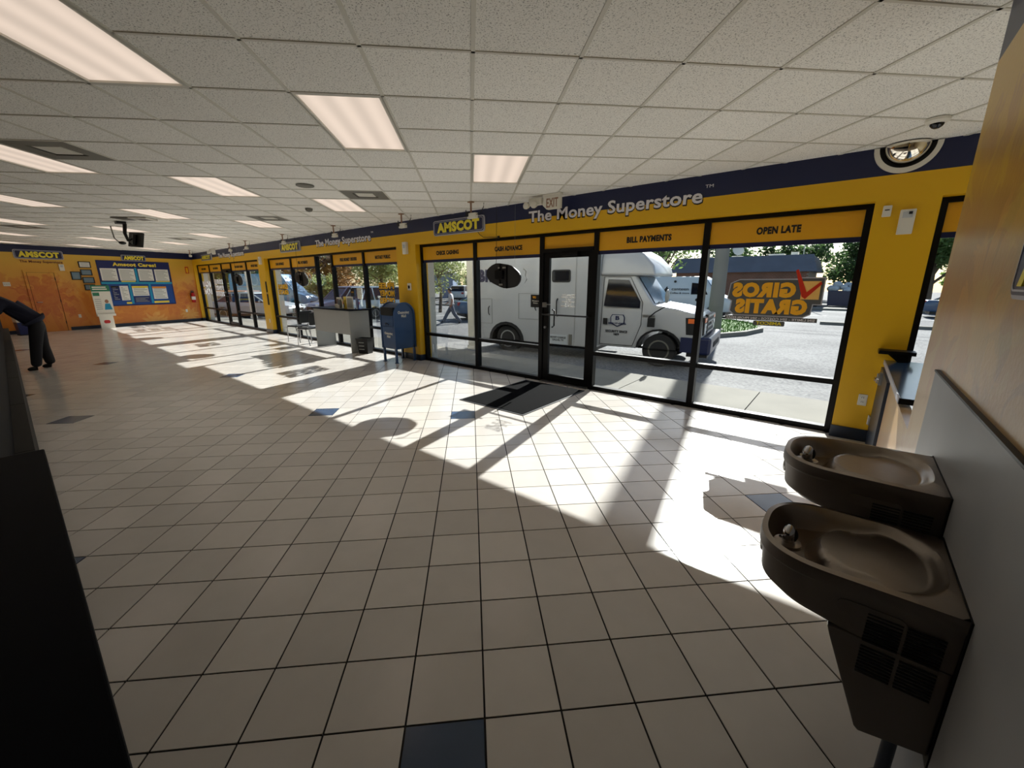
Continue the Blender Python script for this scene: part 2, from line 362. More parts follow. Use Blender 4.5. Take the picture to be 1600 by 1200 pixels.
# ------------------------------------------------------------------ room shell
FX, FY = -22.7, 5.7                      # corner of far wall and window wall
FARZ = math.atan2(.975, -.2224)
fardir = (1.3 / 5.7)
XF = FX + fardir * (FY + 4)              # far wall reaches y=-4 here
ROOM = [(XF, -4), (4, -4), (4, 5.66), (FX, 5.66)]
def inroom(poly):
    for i in range(4):
        poly = clip(poly, ROOM[i], ROOM[(i + 1) % 4])
        if len(poly) < 3: return []
    return poly
def project(p):
    v = Vector(p) - Vector((0, 0, H)); z = v.dot(fw)
    if z < .1: return None
    return 800 + 636 * v.dot(rt) / z, 600 + 636 * v.dot(dn) / z
C45 = math.sqrt(.5)
floor = MB().prism([(XF - .1, -4.1), (4.1, -4.1), (4.1, 5.85), (FX - .1, 5.85)], -.12, -.004, 'z').build('floor', M['greyfloor'], kind='structure')
TS = .3048; CS = .6096
def f2w(u, v):
    u -= -.044338; v -= -4.0549; a = -.002198
    x = (math.cos(a) * u - math.sin(a) * v) * TS; y = (math.sin(a) * u + math.cos(a) * v) * TS
    return (C45 * (x - y), C45 * (x + y))
def c2w(u, v):
    x = (u + .08194) * CS; y = (v + 4.317194) * CS
    return (C45 * (x - y), C45 * (x + y))
BLUE = {(-1, -1), (7, 4), (-17, 13), (-7, 13), (-1, 12), (15, 12), (-9, 3), (-15, 21), (-23, 17), (-26, 26), (-33, 24), (-38, 33)}
def lattice(toworld, rng, gap, z0, z1, name, parent, mfun, skip=(), obstruct=None, limit=300):
    cells = []
    for i in range(*rng[0]):
        for j in range(*rng[1]):
            if (i, j) in skip: continue
            q = [toworld(i + gap, j + gap), toworld(i + 1 - gap, j + gap), toworld(i + 1 - gap, j + 1 - gap), toworld(i + gap, j + 1 - gap)]
            p = inroom(q)
            if len(p) < 3 or area(p) < 1e-3: continue
            full = abs(area(p) - area(q)) < 1e-6
            cx = sum(a for a, b in q) / 4; cy = sum(b for a, b in q) / 4
            pj = project((cx, cy, z0)); vis = pj and -60 < pj[0] < 1660 and -60 < pj[1] < 1260 and not (obstruct and obstruct(cx, cy))
            cells.append((0 if vis else 1, cx * cx + cy * cy, i, j, p, full))
    cells.sort(key=lambda c: (c[0], c[1]))
    shared = {}; rest = {}
    for k, (v, d, i, j, p, full) in enumerate(cells):
        mm = mfun(i, j)
        if k < limit and v == 0:
            if full:
                key = mm.name
                c0 = toworld(i, j)
                if key not in shared:
                    b = MB().prism([(x - c0[0], y - c0[1]) for x, y in p], z0, z1, 'z'); o = b.build(name, mm, parent); shared[key] = o.data
                else:
                    o = bpy.data.objects.new(name, shared[key]); COL.objects.link(o); o.parent = parent
                o.location = (c0[0], c0[1], 0)
            else: MB().prism(p, z0, z1, 'z').build(name, mm, parent)
        else: rest.setdefault(mm.name, MB()).prism(p, z0, z1, 'z')
    for key, b in rest.items(): b.build(name + 's_beyond', bpy.data.materials[key], parent, kind='stuff')
lattice(f2w, ((-75, 45), (-40, 80)), .0135, -.03, 0, 'floor_tile', floor, lambda i, j: M['tileblue'] if (i, j) in BLUE else M['tile'], obstruct=lambda x, y: y < -.05 or x > .36)

LIGHTS = []
for k in range(6):
    for q in range(3): LIGHTS.append((-4 * k + 2 * q - 4 + 0, 4 * k + 2 * q - 1))
LIGHTS += [(-4 * k - 6, 4 * k - 3) for k in range(5)] + [(-4 * k - 8, 4 * k - 5) for k in range(5)]
VENTS = [(-7, 3), (-3, 6), (-7, 10), (-14, 17), (-17, 13)]
occ = set()
for i, j in LIGHTS: occ |= {(i, j), (i, j + 1)}
occ |= set(VENTS)
ceiling = MB().prism([(XF - .1, -4.1), (4.1, -4.1), (4.1, 6.0), (FX - .3, 6.0)], ZC + .06, ZC + .3, 'z').build('ceiling', M['tbar'], kind='structure')
lattice(c2w, ((-45, 22), (-22, 48)), .011, ZC + .006, ZC + .022, 'ceiling_tile', ceiling, lambda i, j: M['ceil'], skip=occ, obstruct=lambda x, y: x > .5)
g = MB()
def bar(u0, v0, u1, v1, wd):
    a = c2w(u0 - (wd if u0 == u1 else 0), v0 - (wd if v0 == v1 else 0)); b = c2w(u1 + (wd if u0 == u1 else 0), v0 - (wd if v0 == v1 else 0))
    c = c2w(u1 + (wd if u0 == u1 else 0), v1 + (wd if v0 == v1 else 0)); d = c2w(u0 - (wd if u0 == u1 else 0), v1 + (wd if v0 == v1 else 0))
    p = inroom([a, b, c, d])
    if len(p) > 2: g.prism(p, ZC, ZC + .006, 'z')
for i in range(-45, 24): bar(i, -22, i, 48, .019)
lset = set(LIGHTS)
for j in range(-22, 48):
    cuts = [-45] + sorted(i for (i, jj) in lset if jj == j - 1) + [24]
    for a_, b_ in zip(cuts[:-1], cuts[1:]): bar(a_ if a_ == -45 else a_ + 1, j, b_, j, .0145)
g.build('ceiling_grid', M['tbar'], ceiling)

LL = {0: 'large bright ceiling light panel cut by the top left corner of the photo', 1: 'ceiling light panel on the second grid row, nearest the top middle of the photo',
      2: 'small-looking dimmer ceiling light panel closest to the exit sign'}
ORD = ['nearest', 'second', 'third', 'fourth', 'fifth', 'farthest']
DG = ['on the counter side', 'over the middle of the floor', 'beside the window wall']
lamp0 = None
for n, (i, j) in enumerate(LIGHTS):
    c = c2w(i + .5, j + 1)
    k, q = divmod(n, 3)
    lab = 'ceiling light panel %s, %s of its row from the camera' % (DG[q], ORD[k]) if n < 18 else 'recessed ceiling light panel out of view above or behind the service counter'
    if n < 3: lab = LL[n]
    if lamp0 is None:
        t = thing('ceiling_light', lab, 'light', (c[0], c[1], ZC), R(45), 'recessed ceiling light panels')
        MB().ring([(-.30, -.605), (.30, -.605), (.30, .605), (-.30, .605)], [(-.275, -.58), (.275, -.58), (.275, .58), (-.275, .58)], .0, .045, 'z').build('frame', M['tbar'], t)
        MB().box(-.275, .275, -.58, .58, .012, .022).build('diffuser', M['diff'], t)
        lamp0 = t
    else: dup(lamp0, (c[0], c[1], ZC), None, lab)
VL = ['large dark ceiling air vent beside the second bright light on the left', 'ceiling air vent between the middle light panels near the window wall', 'ceiling air vent just ahead of the far light panel by the window wall', 'far ceiling air vent above the notice board end', 'thin far ceiling air vent at the left edge']
v0 = None
for n, (i, j) in enumerate(VENTS):
    c = c2w(i + .5, j + .5)
    if v0 is None:
        t = thing('ceiling_vent', VL[n], 'vent', (c[0], c[1], ZC), R(45), 'ceiling air vents')
        MB().ring([(-.295, -.295), (.295, -.295), (.295, .295), (-.295, .295)], [(-.15, -.15), (.15, -.15), (.15, .15), (-.15, .15)], .0, .02, 'z').build('frame', M['ventgrey'], t)
        MB().ring([(-.15, -.15), (.15, -.15), (.15, .15), (-.15, .15)], [(-.12, -.12), (.12, -.12), (.12, .12), (-.12, .12)], .012, .05, 'z').build('louvre', M['ventgrey'], t)
        MB().box(-.12, .12, -.12, .12, .004, .012).build('centre_plate', M['tbar'], t)
        v0 = t
    else: dup(v0, (c[0], c[1], ZC), None, VL[n])

# ---------------- window wall
wf = MB()
PIERS = [(-22.75, -22.6), (-15.42, -14.88), (-7.75, -7.10), (.04, .50), (3.4, 4.1)]
wf.box(-22.75, 4.1, 5.55, 5.85, 2.42, 2.645)
for a, b in PIERS: wf.box(a, b, 5.55, 5.85, 0, 2.42)
wfo = wf.build('wall_front', M['yellow'], kind='structure')
MB().box(-22.75, 4.1, 5.55, 5.85, 2.645, 2.96).build('painted_band', M['band'], wfo)
ex = MB().box(-23.2, 4.3, 5.85, 6.02, 2.42, 3.9)
for a, b in PIERS: ex.box(a, b, 5.85, 6.02, -.1, 2.42)
ex.build('outer_stucco', M['stucco'], wfo)
MB().box(-23.2, 4.3, -4.3, 6.02, 3.3, 3.4).build('roof', M['stucco'], kind='structure')
for n, (a, b) in enumerate(PIERS):
    MB().box(a - .0, b + .0, 5.535, 5.55, 0, .13).box(a - .006, a, 5.535, 5.67, 0, .13).box(b, b + .006, 5.535, 5.67, 0, .13).build('trim_%d' % (n + 1), M['base'], kind='structure')

def window(n, x0, x1, mull, texts, film=None, door=None, nomid=()):
    root = struct('window_%d' % n)
    Y0, Y1 = 5.67, 5.77
    edges = [x0] + mull + [x1]
    MB().box(x0, x1, Y0, Y1, 2.37, 2.42).build('head', M['black'], root)
    MB().box(x0, x0 + .06, Y0, Y1, .06, 2.37).build('jamb', M['black'], root)
    MB().box(x1 - .06, x1, Y0, Y1, .06, 2.37).build('jamb', M['black'], root)
    for k in range(len(edges) - 1):
        a = edges[k] + (.06 if k == 0 else .038); b = edges[k + 1] - (.06 if k == len(edges) - 2 else .038)
        if k > 0: MB().box(edges[k] - .038, edges[k] + .038, Y0, Y1, 0, 2.37).build('mullion', M['black'], root)
        isd = door == k
        if not isd:
            MB().box(edges[k] if k == 0 else a, edges[k + 1] if k == len(edges) - 2 else b, Y0, Y1, 0, .06).build('sill', M['black'], root)
            MB().box(a, b, Y0 + .01, Y1, .55, .61).build('rail', M['black'], root)
            MB().box(a, b, 5.715, 5.721, .06, .55).build('pane', M['glass'], root)
            MB().box(a, b, 5.715, 5.721, .61, 2.37).build('pane', M['glass'], root)
        if texts[k] is not None:
            lo = 2.18 if isd else 2.112
            tp = MB().box(a, b, 5.700, 5.706, lo, 2.37).build('transom_panel', M['transom'], root)
            if not isd: MB().box(a, b, 5.698, 5.708, 2.06, 2.112).build('border_stripe', M['signblue'], tp)
            if texts[k]:
                c = texts[k][1] if len(texts[k]) > 1 else (a + b) / 2; L = texts[k][2] if len(texts[k]) > 2 else .6
                text(texts[k][0], c - L / 2, c + L / 2, 2.20, .072, 5.698, M['txt'], tp, bold=.05)
    return root
w1 = window(1, -7.10, .04, [-5.525, -4.01, -3.03, -1.51], [('CHECK CASHING', -6.30, .65), ('CASH ADVANCE', -4.74, .62), '', ('BILL PAYMENTS', -2.26, .62), ('OPEN LATE', -.76, .43)], door=2)
w2 = window(2, -14.88, -7.75, [-13.26, -11.69, -10.8, -9.28], [('CASH ADVANCE', -14.08, .6), ('BILL PAYMENTS', -12.5, .6), None, ('FREE MONEY ORDERS', -10.0, .8), ('NOTARY PUBLIC', -8.5, .6)])
w3 = window(3, -22.6, -15.42, [-21.0, -19.5, -18.42, -16.87], [('CHECK CASHING', -21.8, .6), ('BILL PAYMENTS', -20.25, .6), '', ('FREE MONEY ORDERS', -17.64, .8), ('NOTARY PUBLIC', -16.15, .6)], door=2)
w0 = window(4, .50, 3.4, [1.9], ['', ''])

def glassdoor(n, x0, x1):
    root = struct('door_%d' % n)
    MB().box(x0 - .0, x1 + .0, 5.66, 5.78, 2.12, 2.18).build('header', M['black'], root)
    lf = MB()
    lf.box(x0 + .0, x0 + .11, 5.69, 5.74, .02, 2.12).box(x1 - .09, x1, 5.69, 5.74, .02, 2.12).box(x0 + .11, x1 - .09, 5.69, 5.74, 2.04, 2.12).box(x0 + .11, x1 - .09, 5.69, 5.74, .02, .135)
    leaf = lf.build('door_leaf', M['black'], root)
    MB().box(x0 + .11, x1 - .09, 5.712, 5.718, .135, 2.04).build('pane', M['glass'], leaf)
    pb = MB().tube([(x0 + .02, 5.69, 1.145), (x0 + .02, 5.63, 1.145), (x1 - .02, 5.63, 1.145), (x1 - .02, 5.69, 1.145)], .014).build('push_bar', M['blackp'], leaf, smooth=True)
    MB().tube([(x0 + .15, 5.74, 1.22), (x0 + .15, 5.80, 1.2), (x0 + .15, 5.80, .95), (x0 + .15, 5.74, .93)], .013).build('pull_handle', M['blackp'], leaf, smooth=True)
    MB().lathe([(.02, 5.66), (.02, 5.69)], 12, (x0 + .055, 0, .93), 'y').build('lock_cylinder', M['steel'], leaf)
    MB().box(x0 + .0, x0 + .08, 5.66, 5.69, 1.26, 1.34).box(x0 + .02, x0 + .17, 5.645, 5.66, 1.30, 1.315).build('latch', M['steel'], leaf)
    MB().box(x0 + .38, x0 + .66, 5.62, 5.69, 2.06, 2.12).build('door_closer', M['black'], leaf)
    MB().box(x0 - .0, x1, 5.60, 5.80, -.002, .018).build('threshold', M['steel'], root)
    return leaf
d1 = glassdoor(1, -3.972, -3.068)
d3 = glassdoor(3, -19.462, -18.458)
# entry door prints (flat print on the glass)
text('MON-FRI\n7AM-10PM\nSAT\n9AM-9PM\nSUN\n10AM-6PM', -3.63, -3.37, 1.45, .026, 5.708, M['white'], d1, name='opening_hours', bold=.01, mirror=True)
# ---------------- far wall (local x runs towards the window corner)
fw_ = MB().box(-10.1, .05, 0, .2, 0, 2.645).build('wall_left', M['muralfar'], kind='structure'); fw_.location = (FX, FY, 0); fw_.rotation_euler = (0, 0, FARZ)
MB().box(-10.1, .05, -.0, .2, 2.645, 2.96).build('painted_band', M['band'], fw_)
def far(name, label, cat, group=None): return thing(name, label, cat, (FX, FY, 0), FARZ, group)
bl = MB().box(-10.1, -5.26, -.015, 0, 0, .12).box(-4.46, -.02, -.015, 0, 0, .12).build('baseboard_left', M['base'], kind='structure'); bl.location = (FX, FY, 0); bl.rotation_euler = (0, 0, FARZ)
dd = struct('door_2', (FX, FY, 0), FARZ)
MB().box(-5.26, -5.19, -.03, 0, 0, 2.08).box(-4.53, -4.46, -.03, 0, 0, 2.08).box(-5.19, -4.53, -.03, 0, 2.01, 2.08).build('door_frame', M['muralfar'], dd)
MB().box(-5.185, -5.178, -.016, 0, 0, 2.01).box(-4.542, -4.535, -.016, 0, 0, 2.01).box(-5.18, -4.54, -.016, 0, 2.003, 2.01).build('door_gap', M['hole'], dd)
lf = MB().box(-5.178, -4.542, -.022, 0, .01, 2.003).build('door_leaf', M['muralfar'], dd)
MB().tube([(-5.12, -.022, 1.02), (-5.12, -.07, 1.02), (-5.0, -.07, 1.02)], .012).build('handle', M['steel'], lf, smooth=True)
for z in (.25, 1.0, 1.75): MB().box(-4.55, -4.53, -.035, -.02, z, z + .1).build('hinge', M['blackp'], lf)
# ---------------- right partition
wr = MB().box(-3.12, 4.1, 0, .12, 0, 2.645).build('wall_right', M['muralside'], kind='structure'); wr.location = (.36, 0, 0); wr.rotation_euler = (0, 0, -PI / 2)
MB().box(-3.12, 4.1, 0, .12, 2.645, 2.96).build('painted_band', M['band'], wr)
MB().box(-2.63, 4.1, -.012, 0, 0, 1.262).build('wainscot', M['greywain'], wr)
MB().box(-2.63, 4.1, -.016, 0, 1.262, 1.27).build('wainscot_cap', M['black'], wr)
MB().box(XF - .2, 4.1, -4.2, -4.0, 0, 2.96).build('wall_back', M['paintc'], kind='structure')
MB().box(4.0, 4.2, -4.2, 5.9, 0, 2.96).build('wall_side', M['paintc'], kind='structure')
# ------------------------------------------------------------------ drinking fountains (bi-level, on the right wall)
def fountain(label, y0, y1, zt, knee):
    # local frame: origin on wall at rim height, +x out of the wall towards the room (-X world), y along the wall
    yc = (y0 + y1) / 2; hw = (y1 - y0) / 2; dep = .465
    t = thing('drinking_fountain', label, 'drinking fountain', (.344, yc, zt), PI, 'wall drinking fountains')
    def outline(o=0, n=28):
        # clockwise outline starting at the wall; o = inset
        pts = []
        r = hw - o; cx = dep - hw
        for i in range(n + 1):
            a = -PI / 2 + PI * i / n
            pts.append((cx + r * abs(math.cos(a)) ** .76, r * math.copysign(abs(math.sin(a)) ** .76, math.sin(a))))
        return pts
    out = [(0, -hw)] + outline() + [(0, hw)]
    # body: rim band, then underside sweeping back to the wall cabinet
    b = MB(); rings = []
    def lay(z, sx, in_, ins):
        r = []
        for x, y in out: r.append((min(x, x * sx + 0) if x > 0 else x, y * ins, z))
        return r
    prof = [(0, 1, 1), (-.012, 1.006, 1.01), (-.035, 1.006, 1.01), (-.045, .985, .975), (-.13, .97, .97), (-.15, .90, .965), (-.168, .66, .96)]
    n = len(out)
    for z, sx, ins in prof: b.v += [(x * sx, y * ins, z) for x, y in out]
    for k in range(len(prof) - 1):
        for i in range(n):
            j = (i + 1) % n; b.f.append((k * n + i, k * n + j, (k + 1) * n + j, (k + 1) * n + i))
    b.f.append(tuple((len(prof) - 1) * n + i for i in range(n)))
    b.build('basin_shell', M['bronzed'], t, smooth=True)
    # top deck with pressed basin
    inner = []
    ni = 64; cx0, cx1, rr = .30 - .02, .145, hw - .018
    for i in range(ni):
        a = 2 * PI * i / ni; c_, s_ = math.cos(a), math.sin(a)
        cx = (dep - hw + .005) if c_ > 0 else .155
        rad = rr - .005
        inner.append((cx + rad * math.copysign(abs(c_) ** .78, c_), rad * math.copysign(abs(s_) ** .78, s_)) if c_ > 0 else (cx + rad * c_ * .72, rad * math.copysign(abs(s_) ** .8, s_)))
    cxm = .21
    outer = []
    for (x, y) in inner:
        a = math.atan2(y, x - cxm); # push to outline
        best = None
        dx, dy = math.cos(a), math.sin(a)
        for k in range(len(out)):
            p, q = out[k], out[(k + 1) % len(out)]
            ex_, ey = q[0] - p[0], q[1] - p[1]; den = dx * ey - dy * ex_
            if abs(den) < 1e-9: continue
            tt = ((p[0] - cxm) * ey - p[1] * ex_) / den; uu = ((p[0] - cxm) * dy - p[1] * dx) / den
            if tt > 0 and -1e-6 <= uu <= 1 + 1e-6: best = tt if best is None else max(best, tt)
        outer.append((cxm + dx * best, dy * best))
    d = MB()
    def depth(x, y, t_):
        e = min(1, (1 - t_) / .16); e = e * e * (3 - 2 * e)
        # front bowl is deep, rear round tray is shallow, raised lip between the two
        rc = math.hypot(x - .15, y); m_ = max(0, min(1, (rc - .148) / .04)); m_ = m_ * m_ * (3 - 2 * m_)
        deep = .03 + .05 * min(1, max(0, (x - .12) / .2))
        front = deep - .012 * abs((x - .27) / .2)
        return -e * (.022 * (1 - m_) + front * m_)
    NR = 26
    for (x, y) in outer: d.v.append((x, y, .0))
    for (x, y) in [(inner[i][0] + (outer[i][0] - inner[i][0]) * .12, inner[i][1] + (outer[i][1] - inner[i][1]) * .12) for i in range(ni)]: d.v.append((x, y, .003))
    for k in range(NR):
        t_ = 1 - k / NR
        for (x, y) in inner:
            px, py_ = cxm + (x - cxm) * t_, y * t_; d.v.append((px, py_, depth(px, py_, t_)))
    d.v.append((cxm, 0, depth(cxm, 0, 0)))
    L_ = NR + 2
    for k in range(L_ - 1):
        for i in range(ni):
            j = (i + 1) % ni; d.f.append((k * ni + i, k * ni + j, (k + 1) * ni + j, (k + 1) * ni + i))
    for i in range(ni): d.f.append(((L_ - 1) * ni + i, (L_ - 1) * ni + (i + 1) % ni, L_ * ni))
    d.build('basin', M['bronze'], t, smooth=True)
    # wall cabinet below the bowl
    c = MB().prism([(0, -.17), (.255, -.168), (.245, -.2), (.15, -.46), (.14, -.47), (0, -.44)], -hw + .005, hw - .005, 'y')
    c.build('cabinet', M['bronzed'], t, bevel=.004)
    MB().box(-.016, .0, -hw - .008, hw + .008, -.47, .002).build('back_plate', M['black'], t)
    g = MB()
    for sgn, yy in ((1, hw - .004), (-1, -hw + .004)):
        for cxx in (.025, .105):
            for blk in (0, 1):
                for i in range(9):
                    z = -.085 - blk * .105 - i * .0105
                    ya, yb = sorted((yy - sgn * .006, yy + sgn * .0022))
                    g.box(cxx, cxx + .072, ya, yb, z, z + .0045)
    go = g.build('louvre_slots', M['hole'], t, kind='stuff')
    # front push bar and side push bar
    MB().sphere((dep - .012, 0, -.085), .02, sc=(.6, 3.0, 1.4)).build('push_bar', M['steel'], t, smooth=True)
    for sy in (1, -1):
        MB().prism(rrect(.10, .245, -.105, -.065, .018), sy * (hw * .97) - .004, sy * (hw * .97) + .003, 'y').build('push_bar', M['bronzed'], t)
    # bubbler with hood
    bx, by = .385, .075
    bo = MB().lathe([(.040, -.032), (.038, -.022), (.02, -.018)], 24, (bx, by, 0)).build('bubbler_base', M['bronze'], t, smooth=True)
    MB().sphere((bx, by, .0), .024, 18, 12, (.85, 1, 1.55)).build('hood', M['chrome'], bo, smooth=True)
    MB().sphere((bx - .012, by, .004), .015, 12, 8, (.9, 1, 1.5)).build('hood_opening', M['hole'], bo, smooth=True)
    MB().tube([(bx + .012, by + .014, .0), (bx + .02, by + .034, .006)], .005, 8).build('nozzle', M['chrome'], bo)
    dr = MB()
    for i in range(5):
        a = 2 * PI * i / 5; dr.lathe([(.0045, -.085), (.0045, -.055)], 8, (.262 + .015 * math.cos(a), -.05 + .015 * math.sin(a), 0))
    dr.build('drain_holes', M['hole'], t)
    return t
fountain('higher bronze steel drinking fountain, farther one on the right wall', 1.795, 2.215, .984, True)
fountain('lower bronze steel drinking fountain, closest to the bottom right corner', 1.335, 1.765, .856, True)
t = thing('conduit_pipe', 'blue grey pipe coming down to the floor beneath the lower drinking fountain', 'pipe', (.30, 1.42, 0))
MB().tube([(0, .06, 0), (0, .06, .30), (.0, .06, .375)], .018, 12).build('pipe', M['base'], t, smooth=True)
MB().lathe([(.04, 0), (.04, .01), (.024, .014)], 16, (0, .06, 0)).build('flange', M['steel'], t)

# ------------------------------------------------------------------ half-height gate, low wall and shelf by the right pier
t = thing('low_partition', 'low orange palm-printed partition between the gate and the right wall', 'partition', (.36, 0, 0), -PI / 2)
MB().box(-4.56, -3.12, 0, .06, 0, .84).build('panel', M['muralside'], t)
MB().box(-4.56, -3.12, -.008, 0, 0, .03).build('foot_strip', M['band'], t)
t = thing('swing_gate', 'dark blue half-height gate hinged on the yellow pier', 'gate', (.34, 5.5, 0))
MB().box(0, .035, -.90, -.02, .02, .83).build('leaf', M['base'], t, bevel=.003)
for z in (.25, .70): MB().box(-.008, .02, -.03, .04, z - .045, z + .045).lathe([(.007, z - .05), (.007, z + .05)], 10, (-.01, .03, 0)).build('hinge', M['steel'], t)
lt = MB().box(-.02, .0, -.36, -.30, .70, .82).build('latch', M['steel'], t)
MB().tube([(-.02, -.33, .76), (-.05, -.33, .76), (-.05, -.44, .76)], .01).build('lever', M['chrome'], lt, smooth=True)
t = thing('gate_countertop', 'glossy blue countertop with pale edge over the gate', 'countertop', (.352, 3.69, .86))
MB().box(.004, .62, 0, 1.80, 0, .04).build('slab', M['bluetop'], t)
MB().box(-.004, .004, 0, 1.80, 0, .042).build('edge_strip', M['silver'], t)
MB().box(.0, .62, -.006, .0, .0, .038).build('end_cap', M['black'], t)
t = thing('corner_shelf', 'small dark shelf fixed on the yellow pier above the blue countertop', 'shelf', (.29, 5.38, .97))
MB().box(0, .27, 0, .165, 0, .035).build('board', M['black'], t)
MB().prism([(.07, 0), (.22, 0), (.22, -.07), (.15, -.07)], .02, .05, 'y').build('bracket', M['black'], t)

# ------------------------------------------------------------------ service counter along the left of the view
t = thing('service_counter', 'near black countertop filling the bottom left corner', 'counter', (-2.25, 0, 0))
MB().box(0, 2.58, -.80, -.008, 1.01, 1.055).build('countertop', M['darktop'], t, bevel=.004)
MB().box(.03, 2.58, -.70, -.06, .1, 1.01).build('front_panel', M['darktop'], t)
MB().box(.03, 2.58, -.68, -.08, 0, .1).build('kick', M['base'], t)
t = thing('service_counter', 'long teller counter with grey front and dark top where the person leans', 'counter', (-15.4, 0, 0))
MB().box(0, 13.15, -.62, -.128, 1.0, 1.045).build('countertop', M['darktop'], t, bevel=.004)
for i in range(8): MB().box(.02 + i * 1.64, .02 + (i + 1) * 1.64 - .012, -.58, -.052, .11, .62).build('front_panel', M['counterface'], t)
MB().box(.02, 13.14, -.57, -.135, .62, 1.0).build('upper_panel', M['darktop'], t)
MB().box(.02, 13.14, -.56, -.06, 0, .11).build('kick', M['base'], t)

# ------------------------------------------------------------------ standing desk by window 2
t = thing('writing_desk', 'tall grey writing desk with dark top in front of the second window', 'desk', (-10.9, 5.1, 0))
MB().box(-.07, 1.82, -.03, .56, 1.01, 1.04).build('desk_top', M['darktop'], t, bevel=.003)
MB().box(0, .03, 0, .52, 0, 1.01).build('side_panel', M['greylam'], t)
MB().box(1.72, 1.75, 0, .52, 0, 1.01).build('side_panel', M['greylam'], t)
MB().box(.03, 1.72, .005, .03, .44, 1.01).build('front_panel', M['greylam'], t)
zd = 1.04
def onDesk(name, lab, cat, x, y, rz=0): return thing(name, lab, cat, (-10.9 + x, 5.1 + y, zd), rz)
t = onDesk('leaflet_holder', 'white leaflet holder leftmost on the writing desk', 'leaflet holder', .80, .3, R(15))
MB().box(-.08, .08, 0, .01, 0, .26).box(-.08, .08, -.07, -.06, 0, .1).box(-.08, .08, -.07, .01, 0, .008).build('stand', M['white'], t)
MB().box(-.07, .07, -.03, -.015, .01, .22).build('leaflets', mat('leaflet_brown', (120, 96, 84), .6), t)
t = onDesk('leaflet_holder', 'grey framed leaflet holder second from left on the writing desk', 'leaflet holder', 1.02, .22, R(-8))
MB().box(-.1, .1, 0, .01, 0, .23).box(-.1, .1, -.08, -.07, 0, .09).box(-.1, .1, -.08, .01, 0, .008).build('stand', M['white'], t)
MB().box(-.085, .085, -.04, -.02, .01, .21).build('leaflets', mat('leaflet_grey', (96, 98, 104), .6), t)
t = onDesk('suggestion_box', 'olive yellow cardboard box on the writing desk', 'box', 1.27, .27, R(-20))
MB().prism([(-.1, 0), (.1, 0), (.1, .2), (0, .29), (-.1, .17)], -.09, .09, 'y').build('carton', mat('olive_card', (176, 148, 36), .5), t)
MB().box(-.07, .07, -.094, -.09, .04, .14).build('print', M['txt'], t)
t = onDesk('display_card', 'white edged tilted card stand on the writing desk', 'card stand', 1.49, .2, R(12))
MB().box(-.11, .11, 0, .012, 0, .29).build('card', M['white'], t)
MB().box(-.085, .085, -.003, 0, .03, .26).build('print', M['greylam'], t)
MB().box(-.06, .06, .01, .09, 0, .01).build('foot', M['white'], t)
t = onDesk('display_card', 'navy blue tilted card stand at the right end of the writing desk', 'card stand', 1.71, .26, R(-14))
MB().box(-.1, .1, 0, .012, 0, .25).build('card', M['posterblue'], t)
MB().box(-.05, .05, .01, .09, 0, .01).build('foot', M['posterblue'], t)
t = thing('window_notice', 'small black notice on the window glass above the writing desk', 'notice', (-10.03, 5.70, 1.32))
MB().box(0, .17, 0, .006, 0, .2).build('sheet', M['txt'], t)
text('OPEN', .03, .14, .09, .03, -.001, M['orange'], t)
t = thing('window_notice', 'white paper notice on the window glass beside the black one', 'notice', (-9.72, 5.70, 1.26))
MB().box(0, .2, 0, .004, 0, .27).build('sheet', M['paper'], t)
pl = MB()
for i in range(7): pl.box(.02, .18 - .03 * (i % 3), -.001, 0, .03 + i * .03, .04 + i * .03)
pl.build('print_lines', M['greylam'], t)

# ------------------------------------------------------------------ chairs
def chair(label, x, y, rz):
    t = thing('side_chair', label, 'chair', (x, y, 0), rz, 'black and chrome side chairs')
    MB().prism(rrect(-.22, .22, -.21, .21, .06), .44, .475, 'z').build('seat', M['blackp'], t, bevel=.008)
    bk = MB().prism(rrect(-.20, .20, .56, .90, .04), -.012, .012, 'y')
    o = bk.build('backrest', M['blackp'], t, bevel=.004); o.location = (0, .235, 0); o.rotation_euler = (R(-8), 0, 0)
    for sx in (-1, 1):
        MB().tube([(sx * .20, -.20, .435), (sx * .205, -.22, 0)], .011).build('leg', M['chrometube'], t, smooth=True)
        MB().tube([(sx * .20, .15, .435), (sx * .205, .27, 0)], .011).build('leg', M['chrometube'], t, smooth=True)
        MB().tube([(sx * .19, -.20, .435), (sx * .19, .16, .435), (sx * .17, .21, .50), (sx * .17, .215, .60)], .010).build('frame', M['chrometube'], t, smooth=True)
    return t
chair('black chair with chrome legs left of the writing desk, its whole back visible', -12.27, 5.25, R(-75))
chair('black chair partly hidden behind the left end of the writing desk', -11.44, 5.16, R(-78))

# ------------------------------------------------------------------ outgoing mail box
t = thing('mail_box', 'blue arched outgoing mail collection box beside the yellow pier', 'mail box', (-7.70, 4.97, 0))
W_, D_ = .50, .53
zb, zs = .30, 1.0
def arch(d0, d1, n=16, r=None):
    r = (d1 - d0) / 2; return [(d0, zb)] + [(d1, zb)] + [((d0 + d1) / 2 + r * math.cos(PI * i / n), zs + r * math.sin(PI * i / n)) for i in range(n + 1)]
MB().prism(arch(.04, D_), .02, W_ - .02, 'x').build('body', M['cooler'], t, smooth=True)
MB().ring([(a, b) for a, b in arch(.02, D_ + .02)], [(a, b) for a, b in arch(.05, D_ - .01)], W_ - .03, W_, 'x').build('side_rim', M['cooler'], t)
MB().ring([(a, b) for a, b in arch(.02, D_ + .02)], [(a, b) for a, b in arch(.05, D_ - .01)], 0, .03, 'x').build('side_rim', M['cooler'], t)
MB().box(.05, W_ - .05, .022, .045, .78, .99).build('hatch_door', M['cooler'], t)
MB().box(.04, W_ - .04, .018, .1, 1.0, 1.16).build('mail_slot', M['hole'], t)
